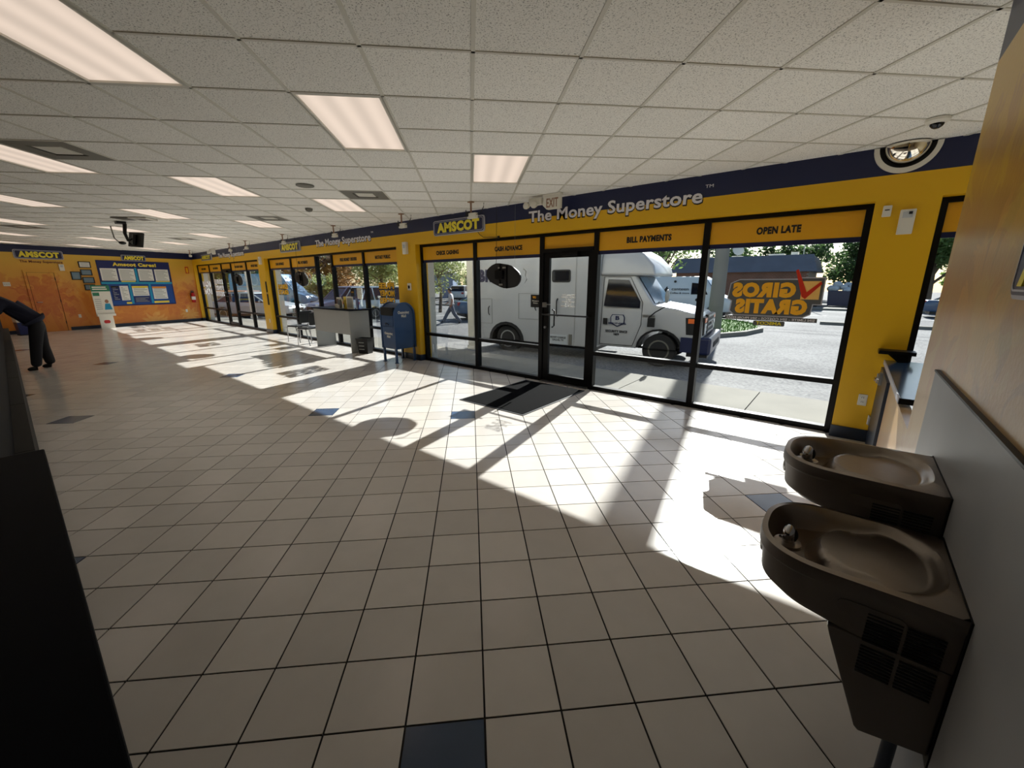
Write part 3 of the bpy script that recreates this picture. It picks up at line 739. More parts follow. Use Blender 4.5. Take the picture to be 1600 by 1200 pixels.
MB().box(.05, W_ - .05, .03, .042, .34, .76).build('lower_door', M['cooler'], t)
MB().tube([(.2, .02, .80), (.23, -.01, .84), (.27, -.01, .84), (.3, .02, .80)], .01).build('pull', M['blackp'], t, smooth=True)
for x in (.02, W_ - .06):
    for y in (.03, D_ - .04): MB().box(x, x + .04, y, y + .04, 0, .34).box(x - .012, x + .052, y - .012, y + .052, 0, .012).build('leg', M['cooler'], t)
MB().prism([(.02, zb), (.02, .34), (D_, .34), (D_, zb), (D_ - .06, zb - .05), (D_ - .1, zb), (.1, zb), (.06, zb - .05)], .02, .04, 'x').build('apron', M['cooler'], t)
text('Outgoing\nMail', .12, .40, .60, .05, .027, M['white'], t, bold=.02)
o = text('Outgoing\nMail', -.14, .14, 0, .055, 0, M['white'], t, bold=.02); o.location = (W_ + .001 - .019, D_ / 2 + .01, 1.03); o.rotation_euler = (0, 0, PI / 2)
# ------------------------------------------------------------------ waste basket
def frust(b, x0, x1, y0, y1, z0, z1, tx, ty):
    i = len(b.v); b.v += [(x0, y0, z0), (x1, y0, z0), (x1, y1, z0), (x0, y1, z0), (x0 - tx, y0 - ty, z1), (x1 + tx, y0 - ty, z1), (x1 + tx, y1 + ty, z1), (x0 - tx, y1 + ty, z1)]
    for f in ((0, 3, 2, 1), (0, 1, 5, 4), (1, 2, 6, 5), (2, 3, 7, 6), (3, 0, 4, 7)): b.f.append(tuple(i + k for k in f))
    return b
t = thing('waste_basket', 'black plastic waste basket between the desk and the blue mail box', 'waste basket', (-8.93, 5.33, 0), R(20))
frust(MB(), -.13, .13, -.09, .09, 0, .36, .03, .03).build('bin', M['blackp'], t)
MB().ring([(-.17, -.13), (.17, -.13), (.17, .13), (-.17, .13)], [(-.155, -.115), (.155, -.115), (.155, .115), (-.155, .115)], .34, .37, 'z').build('rim', M['blackp'], t)
for i, z in enumerate((.1, .18, .26)): MB().box(-.09, .05, -.122 + (z - .1) * -.02 - .004, -.11, z, z + .018).build('print_line', M['greylam'], t)
# ------------------------------------------------------------------ door mat
t = thing('door_mat', 'dark grey carpet mat inside the entrance door', 'mat', (-4.2, 3.93, 0))
MB().box(.03, 1.14, .03, 1.56, .001, .011).build('carpet', M['carpet'], t)
MB().ring([(0, 0), (1.17, 0), (1.17, 1.59), (0, 1.59)], [(.03, .03), (1.14, .03), (1.14, 1.56), (.03, 1.56)], .001, .007, 'z').build('rubber_edge', M['blackp'], t)
t = thing('door_stop', 'small dark object on the sunlit tiles before the right window', 'door stop', (-.03, 4.86, 0))
MB().lathe([(.02, 0), (.028, .01), (.028, .022), (.018, .03)], 16).build('rubber', M['blackp'], t, smooth=True)
MB().lathe([(.006, .03), (.006, .034)], 8).build('screw', M['steel'], t)
# ------------------------------------------------------------------ cardboard standee near the far wall
t = thing('cardboard_standee', 'white advertising standee on the floor before the far wall', 'standee', (-21.36, 2.30, 0), FARZ)
MB().box(-.20, .20, 0, .02, 0, .50).box(-.16, .16, .02, .22, 0, .02).build('lower_board', M['white'], t)
MB().box(-.26, .26, -.04, -.02, .50, 1.58).build('upper_board', M['white'], t)
MB().box(-.26, .26, -.10, .0, .47, .55).build('leaflet_tray', M['white'], t)
MB().box(-.26, .26, -.045, -.04, 1.36, 1.58).build('green_header', M['green'], t)
MB().box(-.22, .18, -.047, -.045, 1.42, 1.46).box(-.22, .16, -.047, -.045, 1.49, 1.53).build('header_print', M['white'], t)
MB().prism(rrect(-.09, .09, .20, .32, .05), -.004, 0, 'y').build('red_emblem', M['red'], t)
MB().sphere((.10, -.041, 1.0), .055, sc=(1, .1, 1.2)).build('printed_face', M['skin'], t)
MB().prism([(.0, .70), (.22, .70), (.18, .92), (.04, .92)], -.044, -.04, 'y').build('printed_shirt', M['teal'], t)
MB().box(-.24, -.06, -.044, -.04, 1.2, 1.32).build('printed_photo', M['green'], t)
pl = MB()
for i in range(6): pl.box(-.22, -.05, -.043, -.04, .72 + i * .07, .74 + i * .07)
pl.build('print_lines', M['greylam'], t)
# small trash can at far left
t = thing('pedal_bin', 'white and blue bin by the far wall at the left edge', 'bin', (-20.85, .25, 0), FARZ)
frust(MB(), -.14, .14, -.14, .14, .02, .42, .02, .02).build('body', M['posternavy'], t)
MB().box(-.17, .17, -.17, .17, .42, .60).build('lid', M['white'], t, bevel=.02)
MB().box(-.15, .15, -.16, .15, 0, .03).build('foot', M['blackp'], t)
# ------------------------------------------------------------------ outside
G = -.30
def asphalt():
    m, n, b = newmat('asphalt'); L = n.links.new
    geo = n.nodes.new('ShaderNodeNewGeometry')
    n1 = n.nodes.new('ShaderNodeTexNoise'); n1.inputs['Scale'].default_value = 18; n1.inputs['Detail'].default_value = 5
    n2 = n.nodes.new('ShaderNodeTexNoise'); n2.inputs['Scale'].default_value = .5; n2.inputs['Detail'].default_value = 5
    L(geo.outputs['Position'], n1.inputs[0]); L(geo.outputs['Position'], n2.inputs[0])
    a = n.nodes.new('ShaderNodeMath'); a.operation = 'MULTIPLY_ADD'; a.inputs[1].default_value = .6; L(n2.outputs[0], a.inputs[0]); L(n1.outputs[0], a.inputs[2])
    r = n.nodes.new('ShaderNodeValToRGB'); r.color_ramp.elements[0].position = .55; r.color_ramp.elements[0].color = lin((78, 78, 80)); r.color_ramp.elements[1].position = 1.0; r.color_ramp.elements[1].color = lin((134, 134, 133))
    L(a.outputs[0], r.inputs[0]); L(r.outputs[0], b.inputs['Base Color']); b.inputs['Roughness'].default_value = .85; b.inputs['Specular IOR Level'].default_value = .2
    bp = n.nodes.new('ShaderNodeBump'); bp.inputs['Strength'].default_value = .6; bp.inputs['Distance'].default_value = .03; L(n1.outputs[0], bp.inputs['Height']); L(bp.outputs[0], b.inputs['Normal'])
    return m
M['asphalt'] = asphalt()
M['concrete'] = mat('concrete', (130, 127, 118), .85, spec=.2, bump=.2, bscale=40, vary=.12, vscale=1.5)
M['grass'] = mat('grass', (92, 128, 50), .9, vary=.4, vscale=14)
M['trwhite'] = mat('truck_paint', (176, 178, 180), .3, coat=.3, vary=.05, vscale=2)
M['trdark'] = mat('truck_dark_glass', (14, 18, 28), .08)
M['trblue'] = mat('navy_bumper', (22, 30, 66), .3)
M['tyre'] = mat('tyre', (34, 34, 36), .85)
M['wind'] = mat('windscreen', (84, 120, 150), .08)
M['amber'] = mat('amber_lamp', (222, 110, 50), .25)
M['lens'] = mat('clear_lamp', (190, 196, 200), .15)
gm = MB(); prof = [(5.86, -.02), (7.35, -.06), (7.36, -.13), (9.5, G), (120, G)]
gr = []
for x0, x1 in ((-140, 120),):
    for k in range(1, 4): gm.quad([(x0, prof[k][0], prof[k][1]), (x1, prof[k][0], prof[k][1]), (x1, prof[k + 1][0], prof[k + 1][1]), (x0, prof[k + 1][0], prof[k + 1][1])])
gm.quad([(-140, -120, -.34), (120, -120, -.34), (120, 5.86, -.34), (-140, 5.86, -.34)])
parking = gm.build('ground', M['asphalt'], kind='structure')
sw = struct('pavement')
for i in range(24):
    x = -32 + i * 1.83
    MB().box(x, x + 1.815, 5.86, 7.35, -.2, -.03).build('slab', M['concrete'], sw)
MB().box(-34, 14, 5.86, 7.34, -.21, -.045).build('slab_joint', M['greyfloor'], sw)
MB().box(-140, 120, 37.5, 39.5, G, G + .13).build('far_pavement', M['concrete'], kind='structure')
MB().box(-140, -6, 24.6, 25.0, G, G + .13).box(-1, 120, 24.6, 25.0, G, G + .13).build('street_kerb', M['concrete'], kind='structure')
ln = struct('road_marking')
for i in range(14): MB().box(-40 + i * 6, -37 + i * 6, 31, 31.14, G, G + .006).build('lane_line', M['paper'], ln)
MB().box(-140, 120, 35.9, 36.05, G, G + .006).build('edge_line', M['paper'], ln)
for i in range(7): MB().box(-34 + i * 2.9, -33.9 + i * 2.9, 12.5, 17.5, G, G + .006).build('bay_line', M['paper'], ln)
# grass island
isl = [(-3.5, 16.3), (-2.9, 17.6), (-2.6, 19.4), (-2.9, 21.5), (-4.5, 23.5), (-10, 23.5), (-11, 20), (-8, 16.3)]
t = struct('planted_island')
cxy = (sum(p[0] for p in isl) / len(isl), sum(p[1] for p in isl) / len(isl))
MB().ring(isl, [(cxy[0] + (x - cxy[0]) * .93, cxy[1] + (y - cxy[1]) * .93) for x, y in isl], G, G + .15, 'z').build('kerb', M['concrete'], t)
MB().prism([(cxy[0] + (x - cxy[0]) * .935, cxy[1] + (y - cxy[1]) * .935) for x, y in isl], G, G + .1, 'z').build('soil', M['grass'], t)
gb = MB(); rg = random.Random(3)
for i in range(5000):
    u, v = rg.uniform(-10.6, -2.8), rg.uniform(16.5, 23.3)
    if any((isl[(k + 1) % 8][0] - isl[k][0]) * (v - isl[k][1]) - (isl[(k + 1) % 8][1] - isl[k][1]) * (u - isl[k][0]) < .25 for k in range(8)): continue
    a = rg.uniform(0, PI); h_ = rg.uniform(.05, .14); w_ = .02
    gb.quad([(u - w_ * math.cos(a), v - w_ * math.sin(a), G + .1), (u + w_ * math.cos(a), v + w_ * math.sin(a), G + .1), (u + .03, v, G + .1 + h_)])
o = gb.build('grass_blades', M['grass'], t, kind='stuff')
# posts
t = thing('round_pole', 'thick round grey concrete pole on the grass island behind the white truck', 'pole', (-4.15, 18.0, G))
MB().lathe([(.27, 0), (.25, 3), (.23, 10.5)], 24).build('shaft', M['concrete'], t, smooth=True)
MB().lathe([(.40, 0), (.40, .12), (.33, .16)], 24).build('footing', M['concrete'], t, smooth=True)
t = thing('porch_post', 'square white post outside the check cashing window pane', 'post', (-7.62, 7.75, -.06))
MB().box(-.13, .08, -.1, .1, 0, 4.0).build('shaft', M['stucco'], t)
MB().tube([(.14, -.02, 0), (.14, -.02, 1.35)], .045, 12).build('grey_bollard_pipe', M['concrete'], t, smooth=True)
MB().box(-.15, .10, -.12, .12, 0, .1).build('base', M['stucco'], t)
for k, x in enumerate((-15.3, -22.9)[1:]):
    k = 1
    t = thing('porch_post', ['square white post outside between the first and second windows', 'square white post outside at the far corner of the building'][k], 'post', (x, 7.75, -.06))
    MB().box(-.13, .08, -.1, .1, 0, 4.0).build('shaft', M['stucco'], t); MB().box(-.15, .10, -.12, .12, 0, .1).build('base', M['stucco'], t)

# ---------------- wheels
def wheel(parent, x, y, r, w_=.22, rim=None, side=-1):
    b = MB().lathe([(r * .62, -w_ / 2), (r * .93, -w_ / 2), (r, -w_ / 2 + .03), (r, w_ / 2 - .03), (r * .93, w_ / 2), (r * .62, w_ / 2)], 28, (x, y, r), 'y')
    o = b.build('wheel', M['tyre'], parent, smooth=True)
    h_ = MB().ring([(x + r * .63 * math.cos(2 * PI * i / 24), r + r * .63 * math.sin(2 * PI * i / 24)) for i in range(24)], [(x + r * .54 * math.cos(2 * PI * i / 24), r + r * .54 * math.sin(2 * PI * i / 24)) for i in range(24)], y - w_ / 2 - .004, y + w_ / 2 + .004, 'y')
    h_.lathe([(r * .56, -.03), (r * .2, -.05), (r * .16, .05), (r * .56, .03)], 20, (x, y, r), 'y')
    h_.build('hub', rim or M['steel'], o, smooth=True)
    hh = MB()
    for k in range(8):
        a = 2 * PI * k / 8; hh.lathe([(r * .06, -w_ / 2 * .5 - .0), (r * .06, w_ / 2 * .5)], 8, (x + r * .38 * math.cos(a), y, r + r * .38 * math.sin(a)), 'y')
    hh.build('rim_holes', M['hole'], o)
    return o
def archpts(xc, r, zb, n=10):
    return [(xc - r * math.cos(PI * i / n), zb + (r * .9) * math.sin(PI * i / n)) for i in range(n + 1)]
# ---------------- armoured truck
tr = thing('armoured_truck', 'large white armoured cab truck parked right outside the entrance', 'truck', (-7.56, 8.96, G), R(7.74))
def taper(b, zc, k, yc):
    b.v = [(x, yc + (y - yc) * (1 - k * max(0, z - zc)), z) for x, y, z in b.v]; return b
box = MB().prism([(-1.05, .33)] + archpts(0.03, .50, .36) + [(2.73, .33), (2.73, 2.72), (2.6, 2.95), (-1.05, 2.95)], 0, 2.3, 'y')
box.build('cargo_box', M['trwhite'], tr, bevel=.02)
MB().box(-1.05, 2.73, .04, 2.26, .28, .36).build('chassis', M['black'], tr)
taper(MB().prism([(2.72, 2.13), (4.05, 2.11), (3.98, 2.35), (3.72, 2.62), (3.35, 2.82), (2.72, 2.93)], .06, 2.2, 'y'), 2.1, .18, 1.13).build('roof_cap', M['trwhite'], tr, bevel=.06, bseg=3, smooth=True)
cab = MB().prism([(2.70, .40), (3.68, .40)] + archpts(4.24, .50, .42)[0:] + [(5.12, .48), (5.16, .78), (5.14, 1.12), (5.02, 1.26), (4.55, 1.38), (4.06, 1.45), (3.56, 2.13), (2.70, 2.15)], .08, 2.18, 'y')
taper(cab, 1.42, .11, 1.13).build('cab', M['trwhite'], tr, bevel=.035, bseg=3, smooth=True)
def pan(poly, name, m, y0=.055, y1=.12, par=tr, tp=True):
    b = MB().prism(poly, y0, y1, 'y'); 
    if tp: taper(b, 1.42, .11, 1.13)
    return b.build(name, m, par)
pan([(2.86, 1.40), (3.74, 1.37), (3.74, 1.52), (3.42, 2.02), (2.92, 2.04)], 'side_window', M['trdark'])
pan([(2.86, 1.40), (3.74, 1.37), (3.74, 1.52), (3.42, 2.02), (2.92, 2.04)], 'side_window', M['trdark'], 2.14, 2.20)
MB().quad([(4.045, .22, 1.475), (4.045, 2.04, 1.475), (3.60, 1.93, 2.09), (3.60, .33, 2.09)]).quad([(4.06, .22, 1.485), (3.615, .33, 2.10), (3.615, 1.93, 2.10), (4.06, 2.04, 1.485)]).build('windscreen', M['wind'], tr)
for x0, z0, z1 in ((2.78, .45, 2.10),): 
    dr = MB().ring([(2.78, .45), (3.62, .45), (3.80, .98), (3.80, 1.5), (3.46, 2.09), (2.80, 2.10)], [(2.79, .46), (3.613, .46), (3.79, .985), (3.79, 1.497), (3.455, 2.08), (2.81, 2.09)], .068, .10, 'y')
    dr = taper(dr, 1.42, .11, 1.13).build('door_seam', M['blackp'], tr)
MB().box(2.86, 2.96, .05, .09, .95, 1.10).build('door_handle', M['blackp'], tr)
MB().box(3.82, 4.1, .07, .09, 1.16, 1.22).build('side_badge', M['steel'], tr)
# shield emblem and lettering on the door
MB().prism([(3.05, .98), (3.22, .90), (3.39, .98), (3.40, 1.13), (3.36, 1.20), (3.08, 1.20), (3.04, 1.13)], .066, .08, 'y').build('shield', M['band'], tr)
MB().prism([(3.07, .995), (3.22, .925), (3.37, .995), (3.38, 1.13), (3.345, 1.185), (3.095, 1.185), (3.06, 1.13)], .062, .067, 'y').build('shield_face', M['trwhite'], tr)
text('B', 3.17, 3.27, 1.07, .09, .06, M['band'], tr, bold=.05)
text('BRINKS', 3.0, 3.44, .965, .04, .058, M['band'], tr, bold=.02)
text('SECURITY SINCE\n1859', 2.93, 3.48, .76, .055, .066, M['txt'], tr, bold=.03)
text('BRINKS', -.90, .40, 2.0, .30, -.002, M['band'], tr, bold=.07)
for (a, b, c, d_) in ((-.98, -.45, .80, 1.52), (.43, 1.08, .98, 1.68)):
    h_ = MB().ring([(a, c), (b, c), (b, d_), (a, d_)], [(a + .015, c + .015), (b - .015, c + .015), (b - .015, d_ - .015), (a + .015, d_ - .015)], -.01, .0, 'y').build('hatch', M['greylam'], tr)
    MB().tube([(b - .1, 0, c + .25), (b - .1, -.05, c + .3), (b - .1, -.05, c + .45), (b - .1, 0, c + .5)], .014).build('hatch_handle', M['blackp'], h_, smooth=True)
MB().prism(rrect(1.48, 1.94, 2.0, 2.25, .05), -.015, 0, 'y').build('box_window', M['trdark'], tr)
MB().ring(rrect(1.45, 1.97, 1.97, 2.28, .06), rrect(1.48, 1.94, 2.0, 2.25, .05), -.02, 0, 'y').build('window_gasket', M['blackp'], tr)
for x in (1.1, 2.11): MB().box(x, x + .012, -.006, 0, .33, 2.93).build('seam', M['greylam'], tr)
rv = MB()
for i in range(40): rv.lathe([(.008, -.008), (.008, 0)], 6, (2.14, 0, .45 + i * .062), 'y')
rv.build('rivets', M['greylam'], tr, kind='stuff')
MB().tube([(1.62, 0, 1.55), (1.62, -.06, 1.5), (1.62, -.06, 1.15), (1.62, 0, 1.1)], .018).build('grab_handle', M['blackp'], tr, smooth=True)
MB().box(1.4, 1.93, -.01, 0, .36, .62).build('notice_plate', M['lens'], tr)
text('BOOST CHARGE\nDALLAS, TX', 1.44, 1.89, .52, .05, -.013, M['txt'], tr, bold=.02)
MB().box(1.97, 2.06, -.012, 0, .36, .64).build('vent_grille', M['ventgrey'], tr)
MB().ring(archpts(.03, .58, .36), archpts(.03, .49, .36), -.02, .3, 'y').build('wheel_arch', M['blackp'], tr)
MB().ring(archpts(4.24, .53, .42), archpts(4.24, .48, .42), .05, .4, 'y').build('wheel_arch', M['blackp'], tr)
wheel(tr, 0.02, .22, .39, .26, M['steel']); wheel(tr, 0.02, 2.05, .39, .26); wheel(tr, 4.24, .22, .39, .24, M['ventgrey']); wheel(tr, 4.24, 2.02, .39, .24, M['ventgrey'])
MB().box(5.00, 5.36, .04, 2.22, .36, .76).build('bumper', M['trblue'], tr, bevel=.06, bseg=3)
MB().box(4.86, 5.3, .10, 2.16, .30, .42).build('valance', M['blackp'], tr)
MB().box(5.355, 5.37, .55, 1.71, .50, .62).build('bumper_slot', M['hole'], tr)
MB().box(4.72, 5.02, .04, .09, .40, .74).build('bumper_wrap', M['trblue'], tr)
gr_ = MB().box(5.13, 5.19, .52, 1.74, .80, 1.24).build('grille', M['blackp'], tr)
for z in (.82, .94, 1.06, 1.18): MB().box(5.18, 5.215, .54, 1.72, z, z + .045).build('grille_bar', M['greylam'], gr_)
MB().prism([(5.215 - .02, .0)] and rrect(1.05, 1.21, 1.0, 1.07, .034), 5.21, 5.225, 'x').build('badge', M['steel'], gr_)
for y in (.10, 1.76):
    h_ = MB().box(5.08, 5.18, y, y + .40, .80, 1.20).build('headlamp', M['blackp'], tr)
    MB().box(5.175, 5.19, y + .08, y + .34, .82, 1.05).build('lens', M['lens'], h_); MB().box(5.175, 5.19, y + .03, y + .36, 1.08, 1.18).build('turn_signal', M['amber'], h_)
MB().prism([(4.82, .80), (5.1, .80), (5.1, 1.2), (4.78, 1.18)], .07, .10, 'y').build('lamp_corner', M['blackp'], tr)
MB().box(4.84, 5.06, .062, .08, 1.06, 1.16).build('side_marker', M['amber'], tr)
mr = MB().tube([(3.95, .10, 1.15), (4.15, -.12, 1.30), (4.35, -.22, 1.42), (4.40, -.22, 1.6)], .014).build('mirror_arm', M['blackp'], tr, smooth=True)
MB().sphere((4.40, -.22, 1.66), .11, sc=(.45, .8, 1.35)).build('mirror', M['greylam'], mr, smooth=True)
MB().box(3.98, 4.14, -.1, -.04, .95, 1.16).build('mirror', M['blackp'], mr)
MB().tube([(4.1, .4, 1.48), (4.0, .9, 1.52)], .01).build('wiper', M['blackp'], tr)
MB().tube([(4.1, 1.2, 1.48), (4.0, 1.7, 1.52)], .01).build('wiper', M['blackp'], tr)
MB().box(-1.2, -1.05, .1, 2.2, .36, .5).build('rear_bumper', M['black'], tr)

# ---------------- passenger cars
def car(kind, label, x, y, hd, rgb, L_=4.7, W_=1.85, H_=1.45, group=None, hi=False, z=G, name='car'):
    m = mat('car_paint_%d' % len(bpy.data.materials), rgb, .3, .0, coat=.4)
    t = thing(name, label, 'car' if name != 'van' else 'van', (x, y, z), hd, group)
    hl, r = L_ / 2, .33
    fx, rx = hl - .88, -hl + .95
    zb = .92 if kind == 'sedan' else 1.0
    if kind == 'van':
        low = [(-hl, .35)] + archpts(rx, .42, .35) + archpts(fx, .42, .35) + [(hl - .05, .38), (hl, .8), (hl - .15, 1.05), (hl - .85, 1.28), (hl - 1.45, 2.1), (hl - 1.8, H_), (-hl + .05, H_), (-hl, H_ - .3)]
    else:
        low = [(-hl, .38)] + archpts(rx, .39, .33) + archpts(fx, .39, .33) + [(hl - .04, .35), (hl, .6), (hl - .12, .78), (hl - 1.25, zb), (-hl + .1, zb + .06), (-hl, .8)]
    b = MB().prism(low, -W_ / 2, W_ / 2, 'y')
    b.v = [(px, py_ * (1 - .05 * max(0, pz - .8) - (.10 if px > hl - .2 else 0)), pz) for px, py_, pz in b.v]
    b.build('body', m, t, bevel=.05, bseg=2, smooth=True)
    if kind == 'van':
        for s in (-1, 1):
            yy = s * (W_ / 2) * .94
            MB().prism([(hl - 2.2, 1.3), (hl - 1.3, 1.3), (hl - 1.62, 1.9), (hl - 2.2, 1.95)], yy - .02 * s, yy + .05 * s, 'y').build('side_window', M['trdark'], t)
        MB().prism([(hl - .86, 1.32), (hl - .83, 1.32), (hl - 1.40, 2.1), (hl - 1.45, 2.1)], -W_ * .42, W_ * .42, 'y').build('windscreen', M['wind'], t)
    else:
        a, b_, c, d_ = (hl - 1.25, hl - 2.05, -hl + 1.3, -hl + .45) if kind == 'sedan' else (hl - 1.2, hl - 1.95, -hl + .55, -hl + .12)
        g_ = MB().prism([(a, zb - .03), (b_, H_ - .05), (c, H_ - .05), (d_, zb - .03)], -W_ / 2 + .04, W_ / 2 - .04, 'y')
        tp = lambda q: [(px, py_ * (1 - .30 * max(0, pz - zb + .03)), pz) for px, py_, pz in q]
        g_.v = tp(g_.v); g_.build('windows', M['trdark'], t)
        rf = MB().prism([(b_ + .08, H_ - .06), (b_, H_ - .01), ((b_ + c) / 2, H_ + .03), (c, H_ - .01), (c - .1, H_ - .06)], -W_ / 2 + .03, W_ / 2 - .03, 'y'); rf.v = tp(rf.v); rf.build('roof', m, t, bevel=.02)
        for s in (-1, 1):
            def P(px, pz): return (px, s * (W_ / 2 - .035) * (1 - .30 * max(0, pz - zb + .03)), pz)
            for p, q in ((P(a, zb - .03), P(b_, H_ - .05)), (P(d_, zb - .03), P(c, H_ - .05)), (P((b_ + c) / 2, zb - .03), P((b_ + c) / 2, H_ - .04)), (P(c * .78, zb), P(c * .8, H_ - .04))): MB().tube([p, q], .035, 6).build('pillar', m, t)
            MB().sphere(P(a - .35, zb + .08), .09, 8, 6, (.6, 1.1, .8)).build('mirror', m, t, smooth=True)
            MB().box(-.4, -.22, s * (W_ / 2) - .02, s * (W_ / 2) + .02, zb - .2, zb - .16).build('door_handle', m, t)
    for s in (-1, 1):
        wheel(t, fx, s * (W_ / 2 - .13), r, .2); wheel(t, rx, s * (W_ / 2 - .13), r, .2)
        MB().box(hl - .22, hl - .04, s * (W_ / 2 - .30) - .17, s * (W_ / 2 - .30) + .17, .64, .78).build('headlamp', M['lens'], t, bevel=.03)
        MB().box(-hl - .02, -hl + .15, s * (W_ / 2 - .24) - .14, s * (W_ / 2 - .24) + .14, .78, .95).build('tail_lamp', M['red'], t)
    MB().box(hl - .06, hl + .01, -.5, .5, .42, .62).build('grille', M['blackp'], t)
    MB().box(hl - .02, hl + .02, -.26, .26, .36, .46).build('number_plate', M['paper'], t)
    MB().box(-hl + .3, hl - .3, -W_ / 2 + .1, W_ / 2 - .1, .18, .38).build('underbody', M['blackp'], t)
    return t
car('sedan', 'silver sedan parked outside the giros window, its headlamp above the chair', -25.7, 8.95, R(35), (178, 186, 188), H_=1.45)
car('suv', 'blue grey sport utility car parked outside behind the writing desk, facing the shop', -23.9, 13.4, R(-90), (124, 128, 150), H_=1.75)
car('suv', 'pale silver sport utility car parked behind the free money orders lettering', -21.3, 14.5, R(90), (196, 212, 218), H_=1.75, L_=4.9)
car('suv', 'dusty brown pickup-height car outside the farthest window', -29.2, 9.6, R(40), (150, 112, 96), H_=1.5)
car('van', 'blue delivery van behind the brown car outside the farthest window', -34, 13.2, R(40), (96, 140, 176), H_=2.6, L_=5.6, W_=2.0, name='van')
car('sedan', 'blue sedan parked behind the walking person', -15.6, 17.6, R(62), (84, 104, 128))
car('sedan', 'white parked car farthest left beyond the small tree', -37.5, 31.0, R(120), (206, 208, 208))
car('suv', 'white parked sport utility car beyond the walking person', -34.5, 33.3, R(120), (206, 208, 208), H_=1.65)
car('sedan', 'grey green parked car right of the far white cars', -31.5, 34.6, R(120), (96, 116, 112))
car('sedan', 'blue car driving on the street seen through the rightmost window', 5.6, 34.0, 0, (60, 82, 110))
v = car('van', 'white coffee delivery van standing behind the white truck', -7.8, 26.1, 0, (204, 208, 212), H_=2.3, L_=5.6, W_=2.0, name='van')
text('canteen', -.52, .45, 1.52, .17, -.99, M['txt'], v, bold=.01)
text('Coffee & more', -.6, .5, 1.32, .10, -1.0, M['txt'], v, bold=.01)
MB().lathe([(.07, -.99), (.07, -.93)], 14, (-.35, 0, 2.02), 'y').build('vent_disc', M['txt'], v)
MB().lathe([(.09, -1.0), (.09, -.95)], 14, (.95, 0, 1.0), 'y').build('fuel_cap', M['txt'], v)
MB().prism([(-.8, 1.75), (-.95, 1.55), (-.82, 1.35), (-.7, 1.5)], -1.0, -.95, 'y').build('cup_emblem', M['txt'], v)
# ---------------- buildings across the street
M['slate'] = mat('blue_grey_shingle', (98, 104, 118), .8, vary=.15, vscale=1.2)
M['brickm'] = mat('mortar', (150, 140, 130), .9)
M['brick'] = mat('brown_brick', (136, 92, 74), .9, vary=.3, vscale=.9)
bd = thing('brick_building', 'low brown brick building with blue grey mansard roof across the street', 'building', (-13.6, 42, G))
MB().box(0, 10.6, 0, 9, 0, 2.9).build('wall', M['brickm'], bd)
bk = MB()
for r_ in range(24):
    z = .06 + r_ * .12
    for c_ in range(40):
        x = c_ * .265 + (.13 if r_ % 2 else 0)
        if x + .25 < 10.6: bk.box(x, x + .25, -.02 - (.012 if (r_ * 7 + c_ * 3) % 5 == 0 else 0), 0, z, z + .10)
bk.build('bricks', M['brick'], bd, kind='stuff')
for r_ in range(7):
    z0 = 2.85 + r_ * .19; MB().prism([(-.45 + r_ * .085, z0), (-.40 + r_ * .085, z0 + .21), (.4, z0 + .21), (.4, z0)], -.5 + r_ * .06, 11.1 - r_ * .06, 'x').build('shingle_row', M['slate'], bd)
for r_ in range(7):
    z0 = 2.85 + r_ * .19; MB().box(10.2, 11.12 - r_ * .085, -.4 + r_ * .08, 9.3, z0, z0 + .2).build('shingle_row', M['slate'], bd)
MB().box(0, 10.6, .2, 9, 4.1, 4.2).build('flat_roof', M['stucco'], bd)
for x, w_, h_ in ((1.4, .9, .2), (4.2, .8, .2), (7.2, 1.2, .25), (8.9, .5, .35)): MB().box(x, x + w_, 2.5, 3.6, 4.2, 4.2 + h_).build('roof_unit', M['white'], bd)
dsh = MB().lathe([(.02, 0), (.3, .06), (.48, .2)], 18); dsh.v = [(x, y, z) for x, y, z in dsh.v]; o = dsh.build('satellite_dish', M['white'], bd, smooth=True); o.location = (4.9, 1.2, 4.75); o.rotation_euler = (R(70), 0, R(30))
MB().tube([(4.9, 1.2, 4.1), (4.9, 1.2, 4.7)], .03).build('dish_mast', M['steel'], bd)
MB().box(9.3, 10.2, -.03, .02, .1, 2.2).build('doorway', M['hole'], bd)
MB().tube([(9.9, 1.5, 4.2), (9.9, 1.5, 7.5)], .04).build('aerial', M['steel'], bd)
hs = thing('house', 'distant house with terracotta roof beyond the small tree', 'house', (-46, 46, G), R(50))
MB().box(0, 16, 0, 9, 0, 3).build('wall', M['stucco'], hs)
i0 = MB(); i0.quad([(-.6, -.6, 2.9), (16.6, -.6, 2.9), (12, 4.5, 5.6), (4, 4.5, 5.6)]).quad([(16.6, 9.6, 2.9), (-.6, 9.6, 2.9), (4, 4.5, 5.6), (12, 4.5, 5.6)]).quad([(-.6, 9.6, 2.9), (-.6, -.6, 2.9), (4, 4.5, 5.6)]).quad([(16.6, -.6, 2.9), (16.6, 9.6, 2.9), (12, 4.5, 5.6)]).quad([(-.6, -.6, 2.88), (-.6, 9.6, 2.88), (16.6, 9.6, 2.88), (16.6, -.6, 2.88)])
i0.build('roof', mat('terracotta', (176, 104, 84), .8), hs)
for x in (2, 5, 8, 11): MB().box(x, x + 1.3, -.06, .0, 1, 2.2).build('window', M['trdark'], hs)
MB().box(13.4, 14.4, -.06, 0, 0, 2.1).build('doorway', M['txt'], hs)
hs = thing('house', 'blue grey gabled house beyond the second window', 'house', (-46.5, 33.5, G), R(40))
MB().prism([(0, 0), (7, 0), (7, 2.9), (3.5, 4.9), (0, 2.9)], 0, 9, 'y').build('wall', mat('blue_siding', (120, 142, 176), .7), hs)
